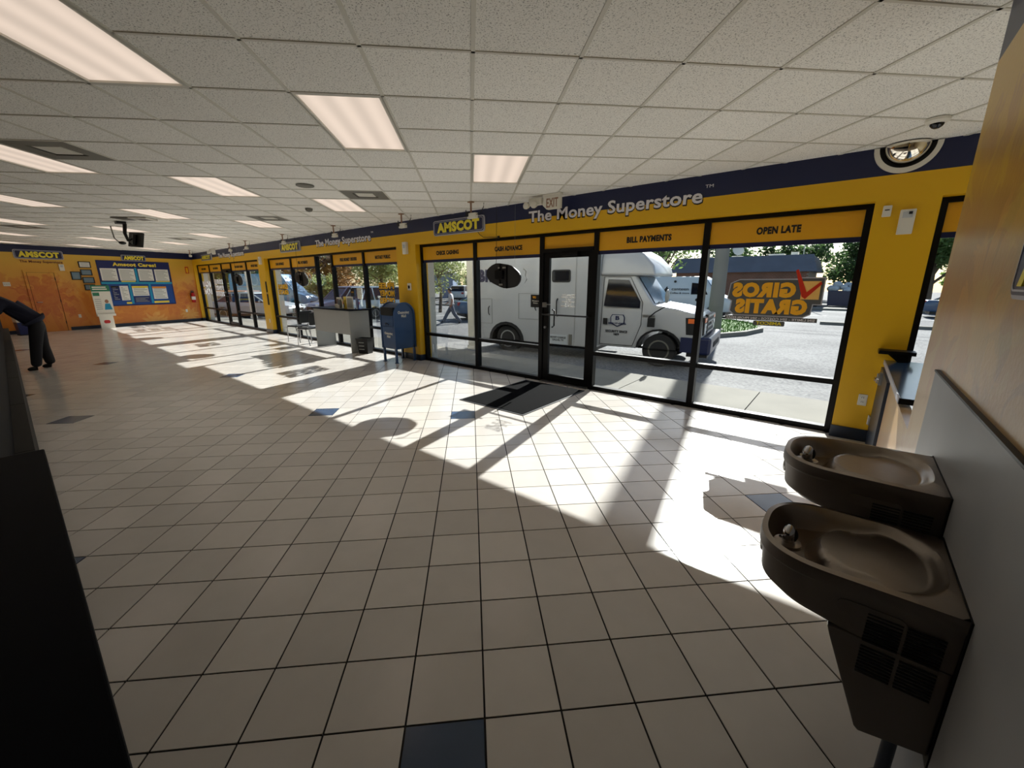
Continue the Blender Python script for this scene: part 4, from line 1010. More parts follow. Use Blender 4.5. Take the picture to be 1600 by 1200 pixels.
MB().prism([(-.4, 2.75), (3.5, 4.95), (7.4, 2.75), (7.4, 2.9), (3.5, 5.15), (-.4, 2.9)], -.4, 9.3, 'y').build('roof', M['slate'], hs)
MB().box(2.8, 4.2, -.06, 0, 1, 2.4).build('window', M['trdark'], hs); MB().box(3.2, 3.8, -.06, 0, 3.2, 3.8).build('window', M['trdark'], hs)
ng = thing('neighbour_shop', 'cream shop wall seen outside through the farthest window', 'building', (-34.5, 6.1, G), R(0))
MB().box(0, 7.4, 0, 1.4, 0, 4.2).build('wall', mat('cream_stucco', (206, 190, 150), .85), ng)
for z in (.7, 1.6): MB().box(7.36, 7.43, .3, 1.1, z, z + .75).build('poster', M['paper'], ng)
MB().box(7.37, 7.44, .2, 1.2, 2.5, 3.1).build('sign_panel', mat('ochre', (150, 120, 50), .6), ng)
ds = thing('dumpster', 'dark dumpster heaped with pale bags across the street', 'dumpster', (-1.5, 43.2, G))
MB().prism([(0, 0.1), (1.9, .1), (2.1, 1.3), (-.1, 1.3)], 0, 1.3, 'y').build('bin', M['trblue'], ds, bevel=.03)
rg = random.Random(5)
for i in range(14): MB().sphere((rg.uniform(.1, 1.8), rg.uniform(.2, 1.1), 1.35 + rg.uniform(0, .45)), rg.uniform(.22, .36), 8, 6, (1, 1, .8)).build('bag', M['lens'], ds, smooth=True)
t = thing('bollard', 'short black bollard before the dumpster across the street', 'bollard', (-2.2, 41.3, G))
MB().lathe([(.15, 0), (.15, 1.3), (.1, 1.42)], 14).build('post', M['blackp'], t, smooth=True); MB().lathe([(.17, 1.1), (.17, 1.2)], 14).build('band', M['paper'], t)
t = thing('utility_pole', 'distant utility pole left of the mansard roof', 'pole', (-12.2, 34.5, G))
MB().lathe([(.16, 0), (.11, 9)], 12).build('shaft', M['ventgrey'], t, smooth=True); MB().box(-.9, .9, -.05, .05, 8.2, 8.35).build('crossarm', M['ventgrey'], t)
for k, (y, z) in enumerate(((33, 7.9), (33.3, 7.3))):
    t = MB().tube([(-60, y, z + .6), (-30, y, z - .1), (-12, y, z), (10, y, z - .3), (60, y, z + .6)], .02, 5).build('power_line', M['blackp']); tag(t, ['upper overhead power line across the street', 'lower overhead power line across the street'][k], 'cable')

# ---------------- trees
def leafmat(name, rgb):
    m = mat(name, rgb, .7, vary=.35, vscale=1.6); n = m.node_tree; b = n.nodes['Principled BSDF']
    tl = n.nodes.new('ShaderNodeBsdfTranslucent'); mx = n.nodes.new('ShaderNodeMixShader'); mx.inputs[0].default_value = .5
    src = b.inputs['Base Color'].links[0].from_socket; n.links.new(src, tl.inputs[0]); n.links.new(b.outputs[0], mx.inputs[1]); n.links.new(tl.outputs[0], mx.inputs[2]); n.links.new(mx.outputs[0], n.nodes['Material Output'].inputs[0]); return m
LM = [leafmat('dark_leaf', (72, 98, 56)), leafmat('mid_leaf', (108, 134, 74)), leafmat('pale_leaf', (160, 172, 112)), leafmat('dry_leaf', (150, 116, 78))]
M['bark'] = mat('bark', (96, 82, 68), .9, vary=.25, vscale=6)
def tree(label, x, y, h, r, leaf, n=2600, ls=.16, trunk=.16, base=.35, seed=1, flat=.8, z=G, cat='tree', name='tree'):
    rg = random.Random(seed); t = thing(name, label, cat, (x, y, z))
    cz = h - r * flat
    tk = MB(); tk.tube([(0, 0, 0), (rg.uniform(-.1, .1), rg.uniform(-.1, .1), cz * .5), (rg.uniform(-.2, .2), rg.uniform(-.2, .2), cz)], [trunk, trunk * .75, trunk * .5], 8)
    ends = []
    for k in range(9):
        a = 2 * PI * k / 9 + rg.uniform(-.3, .3); z0 = cz * rg.uniform(base + .1, .95); rr = r * rg.uniform(.5, .9)
        e = (rr * math.cos(a), rr * math.sin(a), cz + rg.uniform(-.4, .7) * r * flat); ends.append(e)
        tk.tube([(0, 0, z0), (e[0] * .45, e[1] * .45, z0 + (e[2] - z0) * .6), e], [trunk * .4, trunk * .25, trunk * .1], 6)
    tk.build('trunk', M['bark'], t, smooth=True)
    lv = MB(); cl = [(rg.gauss(0, .42) * r, rg.gauss(0, .42) * r, cz + rg.gauss(0, .42) * r * flat, r * rg.uniform(.22, .42)) for _ in range(26)] + [(e[0], e[1], e[2], r * .3) for e in ends]
    for i in range(n):
        c = cl[rg.randrange(len(cl))]; u = Vector((rg.gauss(0, 1), rg.gauss(0, 1), rg.gauss(0, 1))).normalized() * c[3] * rg.random() ** .4
        p = Vector(c[:3]) + u; 
        if p.z < .25: continue
        a = Vector((rg.gauss(0, 1), rg.gauss(0, 1), rg.gauss(0, .6))).normalized(); b = a.cross(Vector((rg.gauss(0, 1), rg.gauss(0, 1), 1))).normalized(); s = ls * rg.uniform(.6, 1.3)
        lv.v += [tuple(p - a * s), tuple(p + b * s * .45), tuple(p + a * s), tuple(p - b * s * .45)]; k = len(lv.v); lv.f.append((k - 4, k - 3, k - 2, k - 1))
    me = bpy.data.meshes.new('foliage'); me.from_pydata(lv.v, [], lv.f); me.materials.append(leaf)
    o = bpy.data.objects.new('foliage', me); COL.objects.link(o); o.parent = t; o['kind'] = 'stuff'
    return t
tree('small round tree in the parking lot behind the walking person', -21.6, 18.7, 4.6, 1.9, LM[2], 5200, .10, .12, .45, 2)
tree('dark spreading tree behind the left end of the mansard roof', -19.2, 45, 8.5, 4.0, LM[0], 3000, .22, .3, .2, 3)
tree('thin branched tree just behind the truck windscreen', -9.8, 27.5, 6.5, 2.6, LM[1], 1800, .14, .14, .2, 4)
tree('leafy tree over the middle of the mansard roof', -12.9, 61, 7.8, 4.2, LM[0], 3600, .28, .3, .2, 5)
tree('leafy tree over the right part of the mansard roof', -5.6, 62, 7.4, 3.2, LM[0], 3000, .28, .3, .2, 6)
tree('dense dark bushy tree right of the brick building', 1.0, 49, 6.4, 2.9, LM[0], 6000, .2, .3, .1, 7, 1.1)
tree('big tree seen at the left side of the rightmost window', 4.6, 46, 7.6, 3.0, LM[1], 6000, .2, .3, .1, 8, 1.0)
tree('dark tree farther right in the rightmost window', 13, 50, 8.0, 4.0, LM[0], 4000, .25, .3, .1, 9, 1.0)
tree('reddish brown tree behind the blue grey car', -44, 22.5, 8.5, 4.6, LM[3], 6500, .24, .3, .15, 10, 1.0)
tree('green tree above the narrow clear window pane', -59.5, 25, 11, 5.0, LM[1], 5500, .24, .3, .15, 11, 1.0)
tree('green and gold tree beside the blue grey gabled house', -34, 22.5, 6.8, 3.0, LM[2], 6500, .15, .2, .25, 12, 1.0)
tree('tall dark tree above the silver sedan', -52, 16.5, 8.5, 4.2, LM[0], 4500, .25, .3, .1, 13, 1.0)
tree('green tree beyond the blue van at the farthest window', -67, 20.4, 8.6, 4.5, LM[1], 4500, .28, .3, .1, 14, 1.0)
tree('broad tree above the far parked cars', -60, 50, 10.5, 5.0, LM[0], 4500, .3, .3, .15, 15, 1.0)
tree('pale tree beside the terracotta roof', -38.6, 41, 4.5, 2.2, LM[2], 3500, .16, .14, .2, 16, 1.0)
tree('tree behind the truck roof line near the post', -33, 46, 8.5, 4.5, LM[1], 3500, .3, .3, .15, 17, 1.0)
tree('background tree behind the white van', -25, 58, 9, 5.0, LM[1], 3500, .3, .3, .15, 18, 1.0)
tree('rounded bush in front of the reddish brown tree', -37.5, 18.6, 2.7, 1.5, LM[2], 4000, .12, .1, .05, 19, .8)
tree('rounded bush left of the other one behind the blue grey car', -40.5, 17.0, 2.9, 1.6, LM[3], 4000, .12, .1, .05, 20, .8)
# ------------------------------------------------------------------ wall signs and lettering
def signboard(label, x0, x1, z0, z1, loc=(0, 5.55, 0), rz=0, y=-.03, sub=None, rise=0, name='wall_sign'):
    t = thing(name, label, 'sign', loc, rz)
    r = (z1 - z0) * .18
    MB().prism(rrect(x0, x1, z0, z1, r), y, -.001, 'y').build('board_edge', M['silver'], t)
    e = (z1 - z0) * .06
    MB().prism(rrect(x0 + e, x1 - e, z0 + e, z1 - e, r * .8), y - .004, y, 'y').build('board_face', M['signblue'], t)
    e2 = (z1 - z0) * .11
    MB().ring(rrect(x0 + e2, x1 - e2, z0 + e2, z1 - e2, r * .7), rrect(x0 + e2 * 1.25, x1 - e2 * 1.25, z0 + e2 * 1.25, z1 - e2 * 1.25, r * .65), y - .006, y - .004, 'y').build('inner_line', M['silver'], t)
    w_ = x1 - x0; h_ = z1 - z0
    text('AMSCOT', x0 + w_ * .085, x1 - w_ * .085, z0 + h_ * .23, h_ * .56, y - .006, M['yellowtxt'], t, bold=.06)
    if sub: text(sub[0], sub[1], sub[2], sub[3], sub[4], -.004, sub[5], t, bold=.02)
    return t
signboard('navy sign with yellow capitals above the check cashing window pane', -6.47, -5.13, 2.53, 2.80)
signboard('navy sign with yellow capitals above the left part of the second window', -13.48, -12.17, 2.53, 2.80)
signboard('small dark navy sign with yellow capitals at the farthest window', -21.2, -19.9, 2.55, 2.78)
signboard('navy sign mostly hidden behind the edge of the right partition', .66, 1.96, 2.53, 2.80)
signboard('largest navy sign with yellow capitals on the orange far wall', -5.36, -4.19, 2.45, 2.74, (FX, FY, 0), FARZ, sub=('The Money Superstore', -5.26, -4.24, 2.33, .075, mat('maroon_print', (96, 30, 24), .5)))
signboard('small navy sign above the big blue notice board', -2.59, -1.83, 2.50, 2.72, (FX, FY, 0), FARZ, y=-.05)
signboard('grey navy sign with pale letters at the right edge of the photo', -1.80, -.9, 1.61, 1.80, (.36, 0, 0), -PI / 2, y=-.015)
def super_(label, x0, x1, z, h):
    t = thing('wall_lettering', label, 'lettering', (0, 5.55, 0), 0, 'wall lettering over the windows')
    text('The Money Superstore', x0 - .012, x1 + .012, z - .008, h * 1.03, -.002, M['txt'], t, name='letter_outline', bold=.055)
    text('The Money Superstore', x0, x1, z, h, -.006, M['lettering'], t, name='letters', bold=.022)
    text('TM', x1 + .02, x1 + .11, z + h * 1.0, .035, -.004, M['lettering'], t, name='trademark')
super_('large white outlined slogan lettering over the entrance door and bill payments pane', -4.18, -1.57, 2.595, .155)
super_('white outlined slogan lettering over the writing desk window', -11.3, -8.68, 2.595, .155)
super_('small far slogan lettering over the farthest window, left of the second window', -19.15, -16.5, 2.595, .155)

# window decals, lettered to be read from outside
t = thing('window_decal', 'giros gratis window decal in orange on grey with red tick', 'decal', (0, 5.708, 0))
bk = MB().prism([(-1.19, 1.47), (-1.17, 1.64), (-1.08, 1.685), (-.50, 1.685), (-.46, 1.70), (-.255, 1.70), (-.255, 1.42), (-.33, 1.42), (-.34, 1.31), (-.40, 1.275), (-1.10, 1.275), (-1.15, 1.32), (-1.14, 1.44)], -.002, .002, 'y')
bk.build('backing', M['decalgrey'], t)
MB().ring([(-1.20, 1.465), (-1.18, 1.65), (-1.08, 1.697), (-.50, 1.697), (-.46, 1.712), (-.243, 1.712), (-.243, 1.41), (-.32, 1.41), (-.33, 1.30), (-.40, 1.262), (-1.11, 1.262), (-1.165, 1.315), (-1.155, 1.43)], [(-1.19, 1.47), (-1.17, 1.64), (-1.08, 1.685), (-.50, 1.685), (-.46, 1.70), (-.255, 1.70), (-.255, 1.42), (-.33, 1.42), (-.34, 1.31), (-.40, 1.275), (-1.10, 1.275), (-1.15, 1.32), (-1.14, 1.44)], -.0015, .0015, 'y').build('pale_outline', M['silver'], t)
text('GIROS', -1.15, -.50, 1.50, .145, -.004, M['orange'], t, bold=.07, mirror=True)
text('GRATIS', -1.10, -.37, 1.31, .145, -.004, M['orange'], t, bold=.07, mirror=True)
MB().box(-.45, -.28, -.005, -.002, 1.47, 1.67).build('tick_box', mat('pale_orange', (244, 196, 110), .4), t)
MB().prism([(-.53, 1.79), (-.505, 1.80), (-.40, 1.55), (-.285, 1.665), (-.27, 1.64), (-.405, 1.475), (-.44, 1.50)], -.009, -.006, 'y').build('red_tick', mat('tick_red', (206, 50, 24), .4), t)
MB().box(-1.20, -.26, -.004, -.001, 1.215, 1.262).build('caption_strip', M['decalgrey'], t)
text('SIN LIMITE - SIN COSTOS - SIN PROBLEMAS', -1.18, -.28, 1.225, .026, -.006, M['lettering'], t, bold=.02, mirror=True)
MB().prism(rrect(-.88, -.56, 1.155, 1.213, .012), -.004, -.001, 'y').build('name_strip', M['decalgrey'], t)
text('AMSCOT', -.85, -.59, 1.168, .034, -.006, M['yellowtxt'], t, bold=.03, mirror=True)
def decal2(label, x0, x1, rows, z0, rh, m, tick=False, cap=None, back=True):
    t = thing('window_decal', label, 'decal', (0, 5.708, 0))
    for k, s in enumerate(rows):
        z = z0 - k * rh
        if back: text(s, x0 - .012, x1 + .012, z - .01, rh * .76, -.002, M['txt'], t, name='letter_outline', bold=.11, mirror=True)
        text(s, x0, x1, z, rh * .72, -.004, m, t, bold=.05, mirror=True)
    if tick: MB().prism([(x1 - .18, z0 + rh * 1.1), (x1 - .16, z0 + rh * 1.12), (x1 - .10, z0 + rh * .5), (x1, z0 + rh * .9), (x1 - .1, z0 + rh * .3)], -.006, -.004, 'y').build('tick', m, t)
    if cap: text(cap, x0, x1, z0 - len(rows) * rh + rh * .7, .03, -.004, M['lettering'], t, bold=.02, mirror=True)
    return t
dorange = mat('deep_orange', (240, 184, 40), .4)
decal2('free money orders window decal behind the blue mail box', -8.74, -8.14, ['FREE', 'MONEY', 'ORDERS'], 1.53, .17, dorange, True, 'SIN LIMITE - NO FEES')
decal2('giros gratis window decal at the left end of the second window', -14.44, -13.72, ['GIROS', 'GRATIS'], 1.48, .17, dorange, True)
decal2('white window lettering on the leftmost pane of the farthest window', -22.3, -21.3, ['OPEN', 'LATE'], 1.5, .3, M['lettering'], back=False)
decal2('white and red window lettering beside the farthest door', -20.7, -19.75, ['FREE', 'MONEY', 'ORDERS'], 1.62, .24, M['lettering'], back=False)
t = thing('door_decal', 'small black card decal at the left edge of the entrance door', 'decal', (0, 5.70, 0))
MB().box(-4.24, -4.045, -.002, .002, 1.25, 1.46).build('card', M['txt'], t)
text('WU', -4.20, -4.13, 1.40, .035, -.004, M['orange'], t, bold=.04)
text('Western\nUnion', -4.21, -4.07, 1.345, .026, -.004, M['paper'], t)

# ------------------------------------------------------------------ hung neon signs seen from behind
def neon(label, x):
    t = thing('neon_sign', label, 'neon sign', (x, 5.46, 1.76), 0, 'neon signs hung inside the windows')
    pts = []
    for i in range(28):
        a = 2 * PI * i / 28; rx = .40 if math.cos(a) < 0 else .36; rz_ = .20 * (1 - .12 * math.cos(a) * (1 if math.sin(a) > 0 else -1)) * (1 + .03 * math.sin(7 * a))
        pts.append((rx * math.cos(a) - .03, rz_ * math.sin(a) + .01 - .03 * math.cos(a)))
    MB().prism(pts, -.015, .015, 'y').build('backing_board', M['blackp'], t, bevel=.004)
    MB().box(-.12, -.10, -.03, -.015, -.15, .2).build('rail', M['black'], t); MB().box(.03, .05, -.03, -.015, -.2, .17).build('rail', M['black'], t)
    MB().box(-.2, -.02, -.06, -.015, -.05, .10).build('transformer', M['black'], t, bevel=.01)
    MB().box(-.14, -.10, -.035, -.028, .13, .155).build('label_tag', M['steel'], t); MB().box(-.04, .03, -.035, -.028, .13, .155).build('label_tag', M['steel'], t)
    MB().box(-.12, -.04, -.035, -.028, -.15, -.12).build('label_tag', M['steel'], t)
    tb = MB().tube([(rx_, .05, z_) for rx_, z_ in [(.34, .12), (.40, .08), (.38, .0), (.42, -.05), (.36, -.12)]], .008).build('glass_tube', M['lens'], t, smooth=True)
    MB().tube([(p[0] * .93, .04, p[1] * .93) for p in pts], .008, 6, closed=True).build('glass_tube', M['lens'], t, smooth=True)
    MB().tube([(-.21, 0, .17), (-.20, .0, .4), (-.185, .0, 1.13)], .0035, 6).build('cord', M['blackp'], t)
    MB().tube([(.20, 0, .15), (.21, .0, 1.13)], .0015, 5).build('cord', M['steel'], t)
    return t
n1 = neon('black oval neon sign back hanging in front of the truck', -4.60)
dup(n1, (-12.13, 5.46, 1.76), None, 'black oval neon sign back hanging above the silver sedan')
dup(n1, (-17.08, 5.46, 1.76), None, 'black oval neon sign back hanging in the farthest window')

# ------------------------------------------------------------------ cable drops under the ceiling along the windows
def drop(label, x):
    t = thing('cable_drop', label, 'electrical fixture', (x, 4.92, ZC), 0, 'cable drops under the ceiling by the windows')
    MB().box(-.04, .04, -.035, .035, -.015, 0).build('ceiling_plate', mat('dull_copper', (150, 116, 92), .5) if 'dull_copper' not in bpy.data.materials else bpy.data.materials['dull_copper'], t)
    MB().tube([(0, 0, -.01), (0, 0, -.17)], .014, 10).build('stem', bpy.data.materials['dull_copper'], t, smooth=True)
    MB().box(-.06, .12, -.03, .03, -.25, -.17).build('junction_box', M['white'], t, bevel=.004)
    MB().box(-.09, -.03, -.035, .035, -.22, -.15).build('clamp', M['blackp'], t)
    MB().tube([(-.06, 0, -.17), (-.13, .02, -.15), (-.135, .02, -.11)], .008).build('bracket', M['blackp'], t)
    MB().tube([(.12, 0, -.2), (.2, .02, -.16), (.24, .03, -.10), (.25, .03, -.04)], .006).build('cable', M['blackp'], t)
    return t
d0 = drop('cable drop directly above the nearest navy window sign', -4.85)
for x, lb in ((-6.65, 'cable drop over the yellow pier with the mail box'), (-9.13, 'cable drop over the slogan lettering of the second window'), (-11.77, 'cable drop above the navy sign of the second window'),
              (-14.38, 'cable drop over the yellow pier between the two far windows'), (-15.77, 'cable drop over the right part of the farthest window'), (-20.2, 'cable drop farthest away near the far wall')):
    dup(d0, (x, 4.92, ZC), None, lb)
t = thing('sign_cable', 'thin black cable running from the nearest navy sign to the window head', 'cable', (0, 5.53, 0))
MB().tube([(-5.32, 0, 2.56), (-5.25, .0, 2.48), (-5.16, 0, 2.43), (-4.82, .02, 2.41)], .005).build('cable', M['blackp'], t)
MB().box(-4.84, -4.80, 0, .02, 2.39, 2.43).build('plug', M['blackp'], t)

# ------------------------------------------------------------------ exit signs
exb = mat('exit_letters', (150, 112, 90), .5)
def exit_(label, x, y, arrow=False):
    t = thing('exit_sign', label, 'exit sign', (x, y, 2.865))
    MB().prism([(-.15, 0), (.13, 0), (.13, -.18), (-.10, -.18), (-.17, -.12)], -.03, .03, 'y').build('housing', M['white'], t, bevel=.006)
    MB().box(-.16, .14, -.035, .035, 0, .025).build('canopy', M['white'], t)
    if arrow: MB().prism([(-.1, -.09), (.02, -.02), (.05, -.05), (-.03, -.09), (.05, -.13), (.02, -.16)], -.036, -.03, 'y').build('arrow', M['paper'], t)
    else: text('EXIT', -.10, .10, -.155, .12, -.032, exb, t, bold=.01)
    MB().box(-.42, -.2, -.04, .04, -.10, 0).build('battery_box', M['white'], t, bevel=.012)
    for sx in (-.44, -.30): MB().lathe([(.02, -.0), (.045, -.05), (.048, -.08), (.03, -.085)], 16, (sx, 0, -.10), 'y').build('lamp_head', M['white'], t, smooth=True)
    return t
exit_('ceiling exit sign with lamps above the entrance door', -3.52, 5.25)
t = exit_('far exit sign with white arrow above the farthest window', -18.55, 5.25, True)

# ------------------------------------------------------------------ convex mirror, dome camera, detectors
t = thing('convex_mirror', 'half dome convex security mirror at the ceiling above the right pier', 'mirror', (.19, 5.548, 2.885))
hr = [(.235 * math.cos(a), .235 * math.sin(a)) for a in [PI + PI * i / 24 for i in range(25)]]; hi = [(.195 * math.cos(a), .195 * math.sin(a)) for a in [PI + PI * i / 24 for i in range(25)]]
b = MB()
for k in range(24): b.prism([hr[k], hr[k + 1], hi[k + 1], hi[k]], -.035, 0, 'y')
b.build('rim', M['white'], t)
MB().prism(hi, -.012, -.001, 'y').build('backplate', M['black'], t)
q = MB(); n1_, n2_ = 24, 12
for i in range(n2_ + 1):
    for j in range(n1_ + 1):
        th = PI / 2 * i / n2_; ph = PI + PI * j / n1_
        q.v.append((.165 * math.cos(th) * math.cos(ph), -.012 - .15 * math.sin(th), .165 * math.cos(th) * math.sin(ph)))
for i in range(n2_):
    for j in range(n1_): a = i * (n1_ + 1) + j; q.f.append((a, a + 1, a + n1_ + 2, a + n1_ + 1))
q.build('mirror_dome', mat('mirror', (240, 236, 226), .015, 1), t, smooth=True)
t = thing('dome_camera', 'small white dome camera on the ceiling near the convex mirror', 'camera', (.31, 4.86, ZC))
MB().lathe([(.075, 0), (.075, -.018), (.055, -.035)], 24).build('housing', M['white'], t, smooth=True)
MB().sphere((0, 0, -.03), .045, sc=(1, 1, .9)).build('dome', M['trdark'], t, smooth=True)
def wallbox(name, label, cat, x, z, w_, h_, dp=.05, loc=(0, 5.55, 0), rz=0, group=None, m=None):
    t = thing(name, label, cat, loc, rz, group)
    MB().box(x, x + w_, -dp, 0, z, z + h_).build('housing', m or M['white'], t, bevel=.006)
    return t
for lab, x in (('white wall sensor on the pier above the mail box', -7.46), ('white wall sensor on the far yellow pier', -15.16)):
    t = wallbox('wall_sensor', lab, 'sensor', x, 2.24, .13, .24, .06); MB().box(x + .03, x + .10, -.064, -.06, 2.36, 2.43).build('lens', M['lens'], t)
t = wallbox('alarm_strobe', 'larger white alarm strobe on the right yellow pier', 'alarm', .235, 2.10, .11, .22, .045)
MB().box(.255, .325, -.05, -.045, 2.245, 2.30).build('strobe', M['lens'], t); MB().box(.295, .32, -.054, -.05, 2.275, 2.298).build('lens', M['txt'], t)
t = wallbox('door_chime', 'small white box left of the alarm strobe on the right pier', 'sensor', .105, 2.27, .065, .10, .03)
MB().box(.12, .155, -.034, -.03, 2.325, 2.333).build('slot', M['txt'], t)
t = wallbox('thermostat', 'small white thermostat on the yellow pier above the mail box', 'thermostat', -7.40, 1.50, .11, .15, .03)
MB().box(-7.375, -7.315, -.034, -.03, 1.54, 1.60).build('display', M['trdark'], t)
def outlet(label, x, z, loc=(0, 5.55, 0), rz=0):
    t = wallbox('wall_outlet', label, 'outlet', x, z, .075, .12, .008, loc, rz)
    for dz in (.02, .068):
        f = MB().prism(rrect(x + .018, x + .057, z + dz, z + dz + .032, .008), -.011, -.008, 'y').build('socket', M['paper'], t)
        MB().box(x + .027, x + .031, -.0125, -.011, z + dz + .012, z + dz + .024).box(x + .043, x + .047, -.0125, -.011, z + dz + .012, z + dz + .024).build('slots', M['txt'], f)
outlet('white wall outlet low on the right yellow pier', .215, .39)
outlet('white wall outlet low on the yellow pier between the far windows', -15.10, .36)
outlet('white wall outlet low on the far wall below the blue notice board', -.75, .42, (FX, FY, 0), FARZ)
outlet('white wall outlet low on the far wall right of the orange door', -4.18, .43, (FX, FY, 0), FARZ)
t = thing('pier_plaque', 'narrow dark vertical plaque on the yellow pier between the far windows', 'plaque', (0, 5.55, 0))
MB().box(-14.95, -14.90, -.03, 0, .95, 1.30).build('lower_plate', M['blackp'], t); MB().box(-14.95, -14.90, -.03, 0, 1.36, 1.70).build('upper_plate', M['blackp'], t)
MB().box(-14.94, -14.91, -.04, -.03, 1.30, 1.36).build('joint', M['steel'], t)
# ------------------------------------------------------------------ far wall fittings (x right, z up in the wall frame)
t = wallbox('alarm_strobe', 'white alarm strobe on the orange far wall above the door', 'alarm', -4.37, 2.08, .13, .22, .05, (FX, FY, 0), FARZ)
MB().box(-4.34, -4.27, -.054, -.05, 2.2, 2.27).build('strobe', M['lens'], t)
t = wallbox('switch_plate', 'white switch plate on the far wall at the left edge', 'switch', -5.76, 1.56, .16, .13, .01, (FX, FY, 0), FARZ)
for dx in (.03, .075, .12): MB().box(-5.76 + dx, -5.75 + dx, -.02, -.01, 1.61, 1.635).build('toggle', M['greylam'], t)
frm = mat('certificate_frame', (26, 24, 26), .4); crt = mat('certificate_blue', (110, 140, 158), .5)
for lab, x, z, w_, h_, pm in (('topmost framed certificate with pale paper on the far wall', -3.85, 2.20, .33, .22, M['paper']), ('second framed certificate from the top in the far wall column', -3.84, 1.93, .31, .21, crt),
                              ('framed certificate hanging left of the column on the far wall', -4.11, 1.77, .26, .29, crt), ('third framed certificate from the top in the far wall column', -3.83, 1.65, .32, .22, crt),
                              ('lowest framed certificate, partly behind the standee', -3.83, 1.40, .30, .21, crt)):
    t = thing('framed_certificate', lab, 'picture frame', (FX, FY, 0), FARZ, 'framed certificates on the far wall')
    MB().ring([(x, z), (x + w_, z), (x + w_, z + h_), (x, z + h_)], [(x + .025, z + .025), (x + w_ - .025, z + .025), (x + w_ - .025, z + h_ - .025), (x + .025, z + h_ - .025)], -.025, 0, 'y').build('frame', frm, t)
    MB().box(x + .02, x + w_ - .02, -.012, -.002, z + .02, z + h_ - .02).build('sheet', pm, t)
    pl = MB()
    for k in range(4): pl.box(x + .07, x + w_ - .07, -.014, -.012, z + .06 + k * .032, z + .068 + k * .032)
    pl.build('print_lines', M['greylam'], t)
t = thing('notice_board', 'big blue notice board headed in yellow on the far wall', 'notice board', (FX, FY, 0), FARZ)
MB().box(-3.36, -1.06, -.02, 0, .79, 2.49).build('board', M['posternavy'], t)
MB().box(-3.2, -1.1, -.022, -.02, .84, 1.64).build('lower_field', M['posterblue'], t)
MB().box(-3.34, -1.08, -.024, -.02, 1.62, 1.70).build('teal_band', M['teal'], t)
for x in (-2.24, -2.53, -1.88): MB().box(x - .02, x + .05, -.023, -.02, .86 if x != -2.24 else 1.7, 1.62 if x != -2.24 else 2.24).build('teal_divider', M['teal'], t)
text('Amscot Cares!', -2.90, -1.52, 2.30, .12, -.022, M['posteryel'], t, bold=.05)
def sheet(x0, x1, z0, z1, par, rows, head=None, sm=M['paper']):
    s = MB().box(x0, x1, -.028, -.022, z0, z1).build('sheet', sm, par)
    b = MB(); dz = (z1 - z0) / (rows + 1)
    for k in range(rows): b.box(x0 + .04, x1 - .04 - .06 * ((k * 7) % 3), -.030, -.028, z0 + dz * (k + .6), z0 + dz * (k + .6) + dz * .35)
    b.build('print_lines', M['greylam'], s)
    if head: MB().box(x0, x1, -.0305, -.028, z1 - .07, z1).build('sheet_header', head, s)
for x0, x1 in ((-3.30, -2.82), (-2.76, -2.28), (-2.16, -1.68), (-1.62, -1.14)): sheet(x0, x1, 1.75, 2.20, t, 8)
for x0, x1 in ((-2.74, -2.30), (-1.63, -1.14)): MB().box(x0, x1, -.026, -.022, 1.70, 1.735).build('yellow_strip', M['posteryel'], t)
sheet(-3.10, -2.86, 1.0, 1.55, t, 8, M['txt'], M['posternavy']); sheet(-2.84, -2.58, 1.0, 1.55, t, 9)
MB().box(-2.72, -2.56, -.026, -.022, .86, .93).build('yellow_strip', M['posteryel'], t)
sheet(-2.46, -1.94, 1.16, 1.54, t, 5, M['posteryel']); sheet(-2.46, -1.94, .90, 1.14, t, 4, None, M['posternavy'])
sheet(-1.80, -1.32, 1.02, 1.52, t, 7, mat('poster_orange', (226, 150, 60), .5))
MB().box(-1.82, -1.30, -.026, -.022, .86, .94).build('yellow_strip', M['posteryel'], t)
t = thing('extinguisher_sign', 'small red and cream arrow sign above the extinguisher', 'sign', (FX, FY, 0), FARZ)
MB().box(-.48, -.35, -.004, 0, 2.06, 2.34).build('plate', M['red'], t); MB().prism([(-.455, 2.10), (-.43, 2.10), (-.43, 2.08), (-.40, 2.08), (-.40, 2.10), (-.375, 2.10), (-.375, 2.3), (-.455, 2.3)], -.007, -.004, 'y').build('cream_field', M['transom'], t)
t = thing('fire_extinguisher', 'red fire extinguisher hung on the far wall near the window corner', 'fire extinguisher', (FX - .09 * 0 + fardir * 0, FY, 0), FARZ)
MB().lathe([(.03, .82), (.075, .84), (.075, 1.16), (.06, 1.22), (.025, 1.25)], 20, (-.40, -.09, 0)).build('cylinder', M['red'], t, smooth=True)
MB().lathe([(.077, .94), (.077, 1.08)], 20, (-.40, -.09, 0)).build('label_wrap', M['paper'], t, smooth=True)
MB().box(-.43, -.35, -.11, -.07, 1.25, 1.29).box(-.46, -.36, -.10, -.08, 1.31, 1.33).build('valve', M['blackp'], t)
MB().tube([(-.42, -.09, 1.28), (-.50, -.09, 1.22), (-.50, -.09, 1.0)], .012).build('hose', M['blackp'], t, smooth=True)
MB().box(-.43, -.37, -.02, 0, 1.0, 1.3).build('bracket', M['steel'], t)

